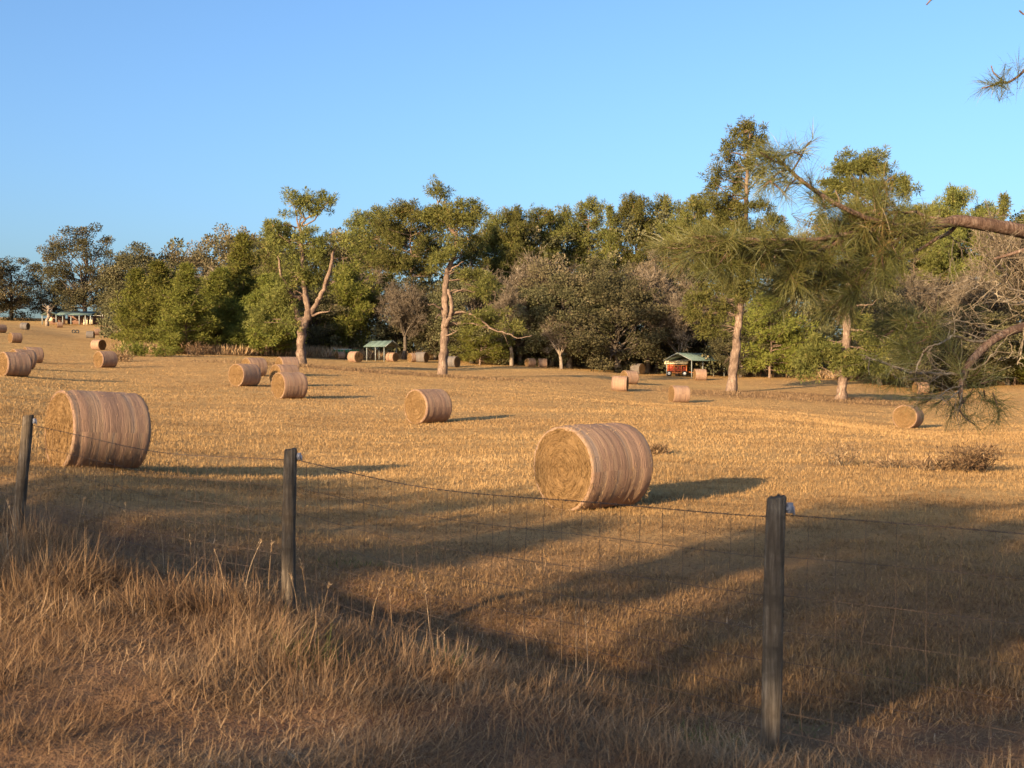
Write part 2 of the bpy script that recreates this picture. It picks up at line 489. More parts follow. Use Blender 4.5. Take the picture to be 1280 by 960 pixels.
def ground_z(x, y):
    x = np.asarray(x, float); y = np.asarray(y, float)
    sh = x.shape; x = x.ravel(); y = y.ravel()
    q = tcoord(x, y); out = np.empty(len(q))
    for i in range(0, len(q), 20000):
        qq = q[i:i + 20000]
        d2 = ((qq[:, None] - _c[None]) ** 2).sum(-1)
        out[i:i + 20000] = _tps(d2) @ _w[:_n] + _w[_n] + qq @ _w[_n + 1:]
    z = CZ + out * np.clip(y, 4.0, 330.0)
    s, t = fence_coords(x, y)
    # shallow ditch just beyond the fence, small bank under it
    along = 1 / (1 + np.exp(-(s - 1.6) / 0.7))
    z = z - 0.34 * along * np.exp(-((t - 1.5) / 0.85) ** 2)
    near = np.exp(-np.hypot(x, y) / 40.0)
    z = z + near * (0.16 * (fbm(x * 0.55, y * 0.55, 3) - 0.5) + 0.10 * (vnoise(x * 2.1, y * 2.1, 9) - 0.5))
    z = z + 0.25 * (1 - near) * (fbm(x * 0.03, y * 0.03, 5) - 0.5)
    return z.reshape(sh)


def gz(x, y):
    return float(ground_z(np.array([x]), np.array([y]))[0])


# sanity: the ground height near each bale is corrected locally by seating the bale on it

# ------------------------------------------------------------------ ground sheet
def build_ground():
    a = np.linspace(-1, 1, 341)
    xs = np.sinh(a * 6.6) / np.sinh(6.6) * 1600
    b = np.linspace(0, 1, 460)
    ys = np.concatenate([-np.sinh(np.linspace(1, 0, 50)[:-1] * 4.5) / np.sinh(4.5) * 400 + 3.0, 3.0 + np.sinh(b * 6.9) / np.sinh(6.9) * 2200])
    X, Y = np.meshgrid(xs, ys)
    Z = ground_z(X, Y)
    m = MB()
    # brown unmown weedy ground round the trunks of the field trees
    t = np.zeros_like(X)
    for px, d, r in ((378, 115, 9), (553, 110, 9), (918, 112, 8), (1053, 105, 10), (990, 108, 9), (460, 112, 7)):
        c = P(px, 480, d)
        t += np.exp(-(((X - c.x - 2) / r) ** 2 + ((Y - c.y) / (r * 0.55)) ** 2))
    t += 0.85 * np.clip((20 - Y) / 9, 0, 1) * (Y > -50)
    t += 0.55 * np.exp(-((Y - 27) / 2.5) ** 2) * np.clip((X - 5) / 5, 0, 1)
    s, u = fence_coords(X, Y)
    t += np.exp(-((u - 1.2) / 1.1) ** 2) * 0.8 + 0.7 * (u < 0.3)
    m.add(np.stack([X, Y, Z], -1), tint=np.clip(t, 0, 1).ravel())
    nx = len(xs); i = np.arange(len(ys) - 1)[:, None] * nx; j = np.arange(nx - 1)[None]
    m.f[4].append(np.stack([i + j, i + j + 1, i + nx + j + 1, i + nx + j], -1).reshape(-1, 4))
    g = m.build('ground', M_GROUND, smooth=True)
    tag(g, 'golden mown hay field sloping gently behind the fence bank', 'ground', kind='structure')


build_ground()


# ------------------------------------------------------------------ bale prototype
def make_bale(seed, label):
    rng = np.random.default_rng(seed)
    Rr, W = 0.75, 1.42
    t = thing('hay_bale', label, 'hay bale', group='round hay bales in the field')
    # wrap: profile across the width, turned over at both rims
    prof = []
    for k in range(23):
        x = -W / 2 + 0.05 + (W - 0.10) * k / 22
        prof.append((x, 0.0))
    lip = [(-W / 2 + 0.012, -0.058), (-W / 2 + 0.004, -0.036), (-W / 2 + 0.014, -0.017), (-W / 2 + 0.03, -0.005)]
    prof = lip + prof + [(-x, r) for x, r in lip[::-1]]
    nA = 96
    th = np.arange(nA + 1) * 2 * PI / nA
    V = []; UV = []
    ring_n = rng.normal(0, 0.007, len(prof))
    for i, (x, dr) in enumerate(prof):
        sag = 0.012 * (1 - (2 * x / W) ** 2)
        r = Rr + dr + sag - 0.012 + (ring_n[i] if 4 <= i < len(prof) - 4 else 0)
        if i < 3 or i > len(prof) - 4: r = r + 0.022 * (vnoise(th * 5, th * 0 + i * .3, 6 + seed) - .5) * np.sin(th / 2)
        r = r + 0.010 * np.sin(3 * th + seed) + 0.012 * (fbm(np.cos(th) * 2 + 9 + x * 3, np.sin(th) * 2 + seed * 3.1 + x * 2, 4) - 0.5)
        y = r * np.cos(th); z = r * np.sin(th)
        z = np.where(z < -0.665, -0.665 + (z + 0.665) * 0.35, z)
        z = z * (1 - 0.02) ; y = y * 1.01
        V.append(np.stack([np.full_like(y, x), y, z], -1)); UV.append(np.stack([th * Rr, np.full_like(th, x - dr)], -1))
    V = np.array(V); UV = np.array(UV).reshape(-1, 2)
    n, k = len(prof), nA + 1
    i = np.arange(n - 1)[:, None] * k; j = np.arange(nA)[None]
    q = np.stack([i + j, i + k + j, i + k + j + 1, i + j + 1], -1).reshape(-1, 4)
    m = MB(); m.add(V.reshape(-1, 3), q)
    m.build('net_wrap', M_SIDE, t, smooth=True, uv=UV)
    # straw ends working out through the net
    m = MB(); ns = 900
    a = rng.random(ns) * 2 * PI; a = np.where(np.sin(a) < -.8, -a, a)
    xx = rng.uniform(-W / 2 + .02, W / 2 - .02, ns); xx = np.where(rng.random(ns) < .3, np.sign(xx) * (W / 2 - rng.random(ns) * .05), xx)
    rr = Rr - .008
    c = np.stack([xx, rr * np.cos(a), rr * np.sin(a) * .98], -1)
    d = np.stack([rng.normal(0, .55, ns), np.cos(a) * .32 - np.sin(a) * rng.choice([-1, 1], ns), np.sin(a) * .32 + np.cos(a) * rng.choice([-1, 1], ns)], -1)
    m.leaves(c, d, rng.uniform(.03, .10, ns), rng.uniform(.003, .006, ns), rng, np.clip(rng.normal(.6, .25, ns), 0, 1))
    m.build('loose_straw', M_STUB, t)
    # hay fringe standing out at both rims
    m = MB(); ns = 900
    a = rng.random(ns) * 2 * PI; sg = rng.choice([-1, 1], ns); rr = rng.uniform(.66, .74, ns)
    c = np.stack([sg * (W / 2 - rng.uniform(.005, .03, ns)), rr * np.cos(a), np.maximum(rr * np.sin(a) * .98, -.668)], -1)
    d = np.stack([sg * rng.uniform(.1, .6, ns), -np.sin(a) * rng.choice([-1, 1], ns) + rng.normal(0, .3, ns), np.cos(a) * rng.choice([-1, 1], ns) + rng.normal(0, .3, ns)], -1)
    m.leaves(c, d, rng.uniform(.04, .12, ns), rng.uniform(.004, .008, ns), rng, np.clip(rng.normal(.45, .25, ns), 0, 1))
    m.build('hay_fringe', M_STUB, t)
    # loose hay on the two ends, rolled in a spiral
    for sgn in (-1, 1):
        m = MB(); V = []; UV = []
        rad = np.array([0, .04, .09, .15, .21, .27, .33, .39, .45, .51, .57, .63, .68, .70])
        for r in rad:
            y = r * np.cos(th) * 1.01; z = r * np.sin(th) * 0.98
            z = np.where(z < -0.665, -0.665 + (z + 0.665) * 0.35, z)
            bump = 0.085 * (fbm(y * 6 + 40 + seed, z * 5 + 17 * sgn, 7) - 0.5) + 0.02 * np.sin(r * 42 - th) * (r > 0.03)
            x = sgn * (W / 2 - 0.012 + bump * min(1, (0.72 - r) / 0.08) - 0.03 * math.exp(-(r / 0.12) ** 2))
            V.append(np.stack([x * np.ones_like(y), y, z], -1)); UV.append(np.stack([th * 0.5, np.full_like(th, r)], -1))
        V = np.array(V); n = len(rad)
        i = np.arange(n - 1)[:, None] * k
        q = np.stack([i + j, i + k + j, i + k + j + 1, i + j + 1], -1).reshape(-1, 4)
        if sgn < 0: q = q[:, ::-1]
        m.add(V.reshape(-1, 3), q); UV = np.array(UV).reshape(-1, 2)
        # straws
        ns = 2600
        r = 0.69 * np.sqrt(rng.random(ns)); a = rng.random(ns) * 2 * PI
        c = np.stack([sgn * (W / 2 - 0.012 + rng.normal(0.006, 0.012, ns)), r * np.cos(a), np.maximum(r * np.sin(a) * 0.98, -0.67)], -1)
        d = np.stack([sgn * rng.normal(0.12, 0.22, ns), -np.sin(a) + rng.normal(0, .45, ns), np.cos(a) + rng.normal(0, .45, ns)], -1)
        m.leaves(c, d, rng.uniform(.05, .17, ns), rng.uniform(.004, .008, ns), rng, 0.5)
        UV = np.vstack([UV, np.repeat(np.stack([a * 0.5, rng.random(ns) * 3 + 1], -1), 4, axis=0)])
        m.build('hay_end', M_FACE, t, smooth=True, uv=UV)
    return t


bproto = [make_bale(s, BALES[s][6]) for s in range(3)]


def put_bale(o, b):
    px, row, h, ang, side, kind, label = b
    d = BD * F / h
    sc_ = 1.0
    if px > 400 and h < 13.9:         # smaller bales close to the wood
        dn = min(d, 150.0); sc_ = dn / d; d = dn
    p = P(px, row, d)
    d = d + 0.35                      # the foot seen is the near side of the bale
    x = p.x * d / p.y; y = d
    z = gz(x, y)
    view = math.atan2(y, x)
    a = view + PI + side * R(ang) * 1.0   # direction the visible end faces
    # side -1: end seen on the left of the bale
    fx, fy = math.cos(a), math.sin(a)
    e = 0.6
    slope = (gz(x + fx * e, y + fy * e) - gz(x - fx * e, y - fy * e)) / (2 * e)
    gl = [gz(x + fx * q, y + fy * q) for q in (-.6, 0, .6)]
    o.location = (x, y, sum(gl) / 3 + 0.675 * sc_)
    o.scale = (sc_, sc_, sc_)
    o.rotation_euler = (0, -math.atan(slope) * 0.35, a)
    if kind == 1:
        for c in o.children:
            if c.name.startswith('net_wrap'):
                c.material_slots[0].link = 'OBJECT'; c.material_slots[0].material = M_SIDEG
    return o


bales_xy = []
for i, b in enumerate(BALES):
    o = bproto[i] if i < 3 else dup(bproto[i % 3], b[6], (0, 0, 0))
    put_bale(o, b)
    bales_xy.append((o.location.x, o.location.y))

# ------------------------------------------------------------------ fence
FPOSTS = [(962, 971, 941, 622, 5.7, 0.049), (360, 363, 764, 562, 8.9, 0.052), (21, 35, 676, 520, 11.7, 0.056)]
ends = []


def make_post(bx, tx, base, top, d, r, label, seed):
    rng = np.random.default_rng(seed)
    p = P(bx, base, d); zb = gz(p.x, p.y)
    q = P(tx, top, d)
    t = thing('fence_post', label, 'fence post', (p.x, p.y, zb), group='wooden posts of the wire fence')
    H = q.z - zb; lean = q.x - p.x
    n = 14
    m = MB(); sides = 18
    zs = np.concatenate([[-0.35], np.linspace(0, H, n)])
    th = np.arange(sides) * 2 * PI / sides
    V = []
    for z in zs:
        k = z / H
        rr = r * (1.04 - 0.07 * k) * (1 + 0.05 * np.sin(2 * th + 1 + k * 1.5) + rng.normal(0, 0.015, sides))
        V.append(np.stack([lean * k + rr * np.cos(th) + 0.004 * math.sin(k * 5 + seed), rr * np.sin(th), np.full(sides, z)], -1))
    V[-1][:, 2] += rng.normal(0, 0.004, sides) + 0.008 * np.cos(th)
    rim = V[-1].copy(); cen = rim.mean(0); rim2 = cen + (rim - cen) * 0.86; rim2[:, 2] += 0.006
    V.append(rim2); V = np.array(V)
    nn = len(V)
    i = np.arange(nn - 1)[:, None] * sides; j = np.arange(sides)[None]; k2 = (j + 1) % sides
    qd = np.stack([i + j, i + k2, i + sides + k2, i + sides + j], -1).reshape(-1, 4)
    vv = np.vstack([V.reshape(-1, 3), [cen + np.array([0, 0, .004])]])
    m.add(vv, qd, [[len(vv) - 1, (nn - 1) * sides + x, (nn - 1) * sides + (x + 1) % sides] for x in range(sides)])
    m.build('post', M_POST, t, smooth=False)
    # plastic ring insulator nailed beside the top
    m = MB()
    lx = lean * 0.96 + r + 0.004
    m.tube([(lx - .01, 0, H - .055), (lx + .022, -.003, H - .055)], [.016, .016], 10)
    m.tube([(lx + .014, -.003, H - .078), (lx + .014, -.003, H - .026)], [.02, .017], 10)
    m.tube([(lx + .03, -.003, H - .045), (lx + .036, -.003, H - .088)], [.008, .006], 8)
    m.build('insulator', M_INS, t, smooth=True)
    return Vector((p.x, p.y, zb)), Vector((p.x + lean, p.y, zb + H))


labs = ['tallest weathered wooden fence post with a white insulator, standing in shaded short grass',
        'upright weathered wooden fence post with a bluish insulator, standing in tall dry grass',
        'leaning weathered wooden fence post beside the large bale at the picture edge']
for f, l, s in zip(FPOSTS, labs, (1, 2, 3)):
    ends.append(make_post(*f, l, s))
# the two neighbours the wires run on to, just out of the picture
nb = []
for sgn, ref, lab in ((-1, ends[2], 'fence post past the picture edge beyond the leaning one'), (1, ends[0], 'fence post past the picture edge nearest the camera')):
    b = ref[0]
    step = 4.45
    x = b.x + sgn * (-FD[0]) * step; y = b.y + sgn * (-FD[1]) * step
    z = gz(x, y)
    t = thing('fence_post', lab, 'fence post', (x, y, z), group='wooden posts of the wire fence')
    m = MB(); m.tube([(0, 0, -.3), (0, 0, .4), (.01, 0, .8), (.02, 0, 1.29), (.02, 0, 1.3)], [.052, .05, .05, .049, .04], 16)
    m.build('post', M_POST, t)
    nb.append((Vector((x, y, z)), Vector((x + .02, y, z + 1.3))))
chain = [nb[0], ends[2], ends[1], ends[0], nb[1]]


def make_wire():
    rng = np.random.default_rng(5)
    t = thing('wire_fence', 'rusty woven wire fence with a barbed top strand strung between the wooden posts', 'wire fence', chain[2][0])
    o0 = np.array(chain[2][0])
    hs = [1.205, 0.99, 0.79, 0.61, 0.45, 0.31, 0.19, 0.09]
    strands = [MB() for _ in hs]; mesh = MB()
    for (b0, t0), (b1, t1) in zip(chain[:-1], chain[1:]):
        L = (b1 - b0).length; n = 40
        k = np.linspace(0, 1, n + 1)
        off = np.array([FN[0], FN[1], 0]) * 0.052           # stapled on the field side
        curves = []
        wob = 0.012 * np.sin(k * 9 + rng.random() * 6)
        for i, h in enumerate(hs):
            A = np.array(b0) + (np.array(t0) - np.array(b0)) * (h / 1.3) + off
            B = np.array(b1) + (np.array(t1) - np.array(b1)) * (h / 1.3) + off
            p = A[None] * (1 - k[:, None]) + B[None] * k[:, None]
            p[:, 2] -= (0.055 + 0.02 * (i == 0)) * 4 * k * (1 - k) + wob * (0.5 + 0.5 * h)
            # follow the ground between the posts
            if h < 0.5:
                g = ground_z(p[:, 0], p[:, 1]); p[:, 2] = np.maximum(p[:, 2], g + 0.03 + h * 0.3)
            curves.append(p)
            if i > 0:
                strands[i].tube(p - o0, 0.0016, 4, cap=False)
        # barbed top strand: two twisted wires and barbs
        p = curves[0]
        kk = np.linspace(0, 1, int(L * 22) + 1); pp = np.stack([np.interp(kk, k, p[:, c]) for c in range(3)], -1)
        for ph in (0, PI):
            a = kk * L * 40 + ph
            q = pp + np.stack([0 * a, 0.003 * np.cos(a), 0.003 * np.sin(a)], -1)
            strands[0].tube(q - o0, 0.0018, 4, cap=False)
        nbarb = int(L / 0.13)
        for z in range(nbarb):
            c = np.array([np.interp((z + .5) / nbarb, k, p[:, cc]) for cc in range(3)]) - o0
            for s in range(2):
                d = rng.normal(size=3); d /= np.linalg.norm(d); strands[0].tube([c - d * .014, c + d * .014], 0.0013, 3, cap=False)
        nv = int(L / 0.15)
        for z in range(1, nv):
            kq = z / nv
            pts = np.array([[np.interp(kq, k, c[:, cc]) for cc in range(3)] for c in curves[:]]) - o0
            pts[1:-1, :2] += rng.normal(0, 0.006, (len(pts) - 2, 2))
            mesh.tube(pts, 0.0015, 4, cap=False)
    for i, s in enumerate(strands):
        s.build('barbed_strand' if i == 0 else 'wire_strand', M_WIRE, t)
    mesh.build('stay_wire_mesh', M_WIRE, t)


make_wire()


# ------------------------------------------------------------------ grass
def blades(m, x, y, z, L, W, az, lean, curve, tint, rng):
    """bent tapering blades, three segments each"""
    n = len(x)
    dirx, diry = np.cos(az), np.sin(az)
    pts = []; ang = lean.copy(); px, py, pz = x.copy(), y.copy(), z.copy()
    pts.append((px, py, pz))
    for k in range(3):
        px = px + np.sin(ang) * dirx * L / 3; py = py + np.sin(ang) * diry * L / 3; pz = pz + np.cos(ang) * L / 3
        pts.append((px, py, pz)); ang = ang + curve
    wa = az + PI / 2 + rng.normal(0, 0.5, n)
    wx, wy = np.cos(wa), np.sin(wa)
    V = np.zeros((n, 7, 3))
    for k in range(3):
        w = W * (0.5, 0.46, 0.3)[k]
        a, b, c = pts[k]
        V[:, 2 * k] = np.stack([a - wx * w, b - wy * w, c], -1)
        V[:, 2 * k + 1] = np.stack([a + wx * w, b + wy * w, c], -1)
    V[:, 6] = np.stack(pts[3], -1)
    o = np.arange(n)[:, None] * 7
    q = np.concatenate([o + np.array([[0, 1, 3, 2]]), o + np.array([[2, 3, 5, 4]])])
    t = o + np.array([[4, 5, 6]])
    m.add(V.reshape(-1, 3), q, t, np.repeat(tint, 7))


def make_grass():
    rng = np.random.default_rng(11)
    m = MB()
    n = 420000
    d = rng.uniform(3.3, 15.5, n); u = rng.uniform(-0.72, 0.66, n)
    x, y = u * d, d
    s, t = fence_coords(x, y)
    clump = fbm(x * 1.3, y * 1.3, 21, 4); fine = vnoise(x * 4.5, y * 4.5, 31)
    crest = np.exp(-((t + 0.55) / 1.0) ** 2)                      # strip under the fence
    left = 1 / (1 + np.exp(-(s - 2.3) / 0.9))
    hgt = 0.085 + 0.085 * np.clip((clump - 0.35) * 3, 0, 1) * (t < 0.6) + crest * left * (0.04 + 0.22 * np.clip((clump - 0.38) * 3.2, 0, 1)) + crest * (1 - left) * 0.07 * fine
    # reddish broom clump right of the middle post
    c = P(715, 800, 8.6); bd = np.hypot(x - c.x, (y - c.y) * 0.8)
    hgt = hgt + 0.26 * np.exp(-(bd / 0.42) ** 2)
    c2 = P(560, 790, 8.7); hgt = hgt + 0.16 * np.exp(-(np.hypot(x - c2.x, y - c2.y) / 0.6) ** 2)
    # patchy cover; thins out past the fence where the field begins
    keep = rng.random(n) < np.clip(0.35 + 1.3 * (clump - 0.3) + 0.5 * crest, 0.12, 1) * np.where(t > 0.5, np.clip(1.0 - (t - 0.5) / 7, 0.25, 1) * 0.8, 1)
    hgt = np.where(t > 0.6, np.minimum(hgt, 0.085 + 0.09 * np.clip((clump - .45) * 3, 0, 1)), hgt)
    x, y, d, hgt, clump, t, s, crest, fine, bd = [a[keep] for a in (x, y, d, hgt, clump, t, s, crest, fine, bd)]
    n = len(x)
    z = ground_z(x, y) - 0.01
    # blades grow from tufts: pull them together
    tall = np.clip((hgt - 0.2) / 0.25, 0, 1)
    L = hgt * rng.uniform(0.7, 1.5, n)
    flow = fbm(x * 0.7 + 50, y * 0.7, 41, 3) * 4 * PI
    lay = rng.random(n) < .25
    az = np.where(rng.random(n) < 0.45, flow + rng.normal(0, .7, n), rng.random(n) * 2 * PI)
    lean = np.abs(rng.normal(0, 1, n)) * (0.55 - 0.2 * tall) + (0.7 - 0.42 * tall)
    lean = np.where(lay, rng.uniform(.9, 1.5, n), lean)
    curve = rng.normal(0.42, 0.5, n)
    W = rng.uniform(0.0026, 0.0056, n) * np.clip(d / 7.0, 0.8, 1.9)
    patch = fbm(x * 0.9 + 7, y * 0.9 + 3, 51, 3)
    tint = np.clip(0.12 + 0.62 * patch + 0.12 * tall + rng.normal(0, 0.17, n), 0, 0.955)
    tint = np.where(bd < 0.6, np.clip(tint * 0.45 + rng.normal(0, .06, n), 0.02, .6), tint)
    # a few green sprigs coming through
    g = np.zeros(n)
    for px, row, dd, r in ((385, 828, 7.0, .16), (890, 938, 5.9, .16), (1000, 915, 6.3, .12), (830, 905, 7.6, .10), (440, 700, 12.6, .35), (1130, 830, 7.9, .2), (560, 820, 7.4, .1)):
        c = P(px, row, dd); g += 0.8 * np.exp(-(np.hypot(x - c.x, y - c.y) / r) ** 2)
    tint = np.where(rng.random(n) < g, rng.uniform(.975, 1, n), tint)
    blades(m, x, y, z, L, W, az, lean, curve, tint, rng)
    # pale seed stalks standing over the rest
    for px, row, dd, h in ((155, 655, 11.4, .62), (95, 640, 11, .55), (306, 735, 9.3, .5), (240, 690, 10.2, .42), (384, 742, 9.2, .5), (372, 745, 8.8, .35), (538, 770, 9.1, .62), (404, 740, 9, .36),
                           (60, 660, 11.6, .5), (20, 640, 11, .5), (205, 690, 10.3, .4), (280, 720, 9.4, .4), (335, 700, 10, .55), (463, 770, 8.6, .4), (490, 775, 8.7, .36), (660, 820, 8.2, .4), (720, 800, 8.4, .55), (735, 810, 8.3, .5), (702, 800, 8.6, .5)):
        c = P(px, row, dd); zz = gz(c.x, c.y)
        k = np.linspace(0, 1, 7); a = rng.random() * 6.3; b = rng.uniform(.02, .14)
        p = np.stack([c.x + np.cos(a) * b * k ** 2, c.y + np.sin(a) * b * k ** 2, zz + k * h], -1)
        m.tube(p, np.linspace(.0032, .0012, 7), 4, tint=rng.uniform(.6, .93), cap=False)
        nl = 14
        kk = rng.uniform(.8, 1, nl); q = np.stack([np.interp(kk, k, p[:, i]) for i in range(3)], -1)
        dr = rng.normal(0, .5, (nl, 3)); dr[:, 2] += 1
        m.leaves(q, dr, .035, .006, rng, rng.uniform(.55, .9, nl))
    o = m.build('dry_grass', M_GRASS)
    tag(o, 'long dry tan and rust grass covering the fence bank', 'dry grass', kind='stuff')

    m = MB(); rng = np.random.default_rng(12)
    n = 640000
    d = np.exp(rng.uniform(math.log(6.5), math.log(330), n)); u = rng.uniform(-0.6, 0.6, n)
    x, y = u * d, d
    s, t = fence_coords(x, y)
    row = vnoise(x * 0.05 * 1.0, y * 0.9, 61) * 0.5 + fbm(x * 0.6, y * 0.6, 62, 3) * 0.5
    keep = (t > 0.8) & (rng.random(n) < np.clip((row - 0.15) * 2.6, 0.38, 1))
    x, y, d, row = x[keep], y[keep], d[keep], row[keep]
    z = ground_z(x, y) - 0.005
    k = 3; x, y, z, d, row = [np.repeat(a, k) for a in (x, y, z, d, row)]
    n = len(x)
    sc_ = np.clip(d / 24, 0.6, 2.6)
    az = rng.random(n) * 2 * PI; ln = np.clip(np.abs(rng.normal(1.0 + .28 * np.clip((20 - d) / 8, 0, 1), .42, n)), .15, 1.55); L = rng.uniform(.04, .10, n) * np.clip(sc_, .8, 1.15) * (0.6 + row)
    L = np.where(rng.random(n) < .012, L * 1.8, L)
    dirv = np.stack([np.sin(ln) * np.cos(az), np.sin(ln) * np.sin(az), np.cos(ln)], -1)
    base = np.stack([x, y, z], -1); base[:, :2] += rng.normal(0, .02, (n, 2)) * sc_[:, None]
    side = np.stack([-np.sin(az), np.cos(az), 0 * az], -1) * (rng.uniform(.0042, .0076, n) * sc_)[:, None]
    V = np.stack([base - side, base + side, base + dirv * L[:, None]], 1).reshape(-1, 3)
    patch = fbm(x * 0.25, y * 0.25 + 9, 71, 4)
    streak = vnoise(x * .045 + 3, y * .55 + x * .04, 83) + .6 * vnoise(x * .09, y * 1.6, 84) - .8
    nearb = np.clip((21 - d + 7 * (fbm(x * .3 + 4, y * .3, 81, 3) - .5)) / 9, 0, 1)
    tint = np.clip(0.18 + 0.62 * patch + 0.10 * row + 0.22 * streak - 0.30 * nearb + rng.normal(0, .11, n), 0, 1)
    m.add(V, None, np.arange(n * 3).reshape(-1, 3), np.repeat(tint, 3))
    o = m.build('field_stubble', M_STUB)
    tag(o, 'short golden cut stubble over the hay field', 'stubble', kind='stuff')


make_grass()


# ------------------------------------------------------------------ trees
def unit(v):
    v = np.asarray(v, float); return v / (np.linalg.norm(v) + 1e-9)


def limb(p0, p1, rng, n=6, sag=0.0, wig=0.06):
    p0, p1 = np.asarray(p0, float), np.asarray(p1, float)
    k = np.linspace(0, 1, n)[:, None]
    L = np.linalg.norm(p1 - p0)
    p = p0 * (1 - k) + p1 * k
    w = rng.normal(0, wig * L, (n, 3)); w[0] = 0; w[-1] = 0
    p = p + w
    p[:, 2] += (sag * L * 4 * k * (1 - k))[:, 0]
    return p


def trunk_path(H, rng, n=12, wig=0.012, lean=0.0):
    k = np.linspace(0, 1, n)
    x = np.cumsum(rng.normal(0, wig * H, n)); y = np.cumsum(rng.normal(0, wig * H, n))
    x -= x[0]; y -= y[0]
    return np.stack([x + lean * H * k, y, k * H], -1)


def crown_clumps(m, C, rad, n, size, rng, tmean, tsd=0.16, up=0.35):
    """C clump centres; leaves on and in each clump"""
    for c, r in zip(C, rad):
        a = rng.normal(size=(n, 3)); a /= np.linalg.norm(a, axis=1)[:, None]
        rr = rng.random(n) ** 0.45
        p = c + a * (r * rr)[:, None] * np.array([1.1, 1.1, 0.8])
        d = a + rng.normal(0, .6, (n, 3)); d[:, 2] += up
        t0 = tmean + rng.normal(0, tsd)
        m.leaves(p, d, rng.uniform(.6, 1.25, n) * size, rng.uniform(.45, .8, n) * size, rng, np.clip(t0 + rng.normal(0, .13, n), 0, 1))


def make_oak(name, seed, H=18.0, Rc=6.5, low=0.06, nc=120, n=170, size=0.34, mat=None, tmean=0.45, gap=0.0, trunk_r=0.4, fork=0.22):
    rng = np.random.default_rng(seed)
    t = thing(name, 'x', 'tree')
    tr = MB(); cr = MB()
    tp = trunk_path(H * 0.75, rng, 9, 0.012)
    tr.tube(tp, np.linspace(trunk_r, trunk_r * 0.25, 9) * np.array([1.3] + [1] * 8), 8, rough=.15, rng=rng)
    lobes = rng.normal(size=(7, 3)); lobes /= np.linalg.norm(lobes, axis=1)[:, None]
    lw = rng.uniform(-.22, .25, 7)
    C = []
    while len(C) < nc:
        a = rng.normal(size=3); a /= np.linalg.norm(a)
        rr = rng.uniform(0.45, 1.0) ** 0.7
        k = 1 + sum(w * max(0, a @ l) ** 3 for w, l in zip(lw, lobes))
        zc = H * (low + (1 - low) * 0.5); hz = H * (1 - low) * 0.5
        p = np.array([a[0] * Rc * rr * k, a[1] * Rc * rr * k, zc + a[2] * hz * rr * min(k, 1.08)])
        # broad shoulders: widen the middle and pull the foot in a little
        f = (p[2] - H * low) / (H * (1 - low))
        p[:2] *= 1.0 + 0.2 * math.sin(PI * np.clip(f, 0, 1))
        if p[2] < H * low * .7: continue
        C.append(p)
    C = np.array(C)
    rad = rng.uniform(.75, 1.45, nc) * Rc / 6.0
    if gap:
        keep = rng.random(nc) > gap; C, rad = C[keep], rad[keep]
    crown_clumps(cr, C, rad, n, size, rng, tmean)
    for i in range(0, len(C), 2):
        c = C[i]; h = np.clip(c[2] * rng.uniform(.3, .75), H * fork * .8, H * .7)
        k = np.clip(h / (H * 0.75), 0, 1)
        p0 = np.array([np.interp(h, tp[:, 2], tp[:, j]) for j in range(3)])
        L = np.linalg.norm(c - p0)
        tr.tube(limb(p0, c, rng, 6, 0.06), np.linspace(trunk_r * .42 * (1.1 - k * .6), .025, 6), 5, cap=False)
    tr.build('trunk', M_BARK, t, smooth=True)
    cr.build('crown', mat or M_OAK, t)
    t['H'] = H
    return t


def needle_tufts(m, C, r, n, L, W, rng, tint, up=0.15, tsd=.12):
    C = np.asarray(C, float); k = len(C)
    a = rng.normal(size=(k, n, 3)); a[..., 2] += up
    a /= np.linalg.norm(a, axis=2)[..., None]
    c = C[:, None] + a * (r * rng.random((k, n)) ** .6)[..., None]
    d = a + rng.normal(0, .35, (k, n, 3))
    tt = np.clip(tint + rng.normal(0, .13, (k, 1)) + rng.normal(0, tsd, (k, n)), 0, 1)
    m.leaves(c.reshape(-1, 3), d.reshape(-1, 3), (L * rng.uniform(.7, 1.2, (k, n))).ravel(), W, rng, tt.ravel())


def pine_branch(tr, tuf, p0, az, L, rise, rng, r0, droop=0.0, dens=1.0):
    d = np.array([math.cos(az), math.sin(az), rise]); p1 = p0 + unit(d) * L
    p = limb(p0, p1, rng, 6, droop, .035)
    tr.tube(p, np.linspace(r0, .02, 6), 5, cap=False)
    nt = max(3, int(L * 2.6 * dens))
    for k in range(nt):
        f = rng.uniform(.35, 1.03)
        b = np.array([np.interp(f, np.linspace(0, 1, 6), p[:, j]) for j in range(3)])
        s = rng.normal(0, 1, 3) * np.array([.28, .28, .16]) * (0.35 + L * .3) ; s[2] += .18
        e = b + s
        if rng.random() < .5: tr.tube(np.array([b, (b + e) / 2 + [0, 0, -.05], e]), [.025, .02, .012], 3, cap=False)
        tuf.append(e)


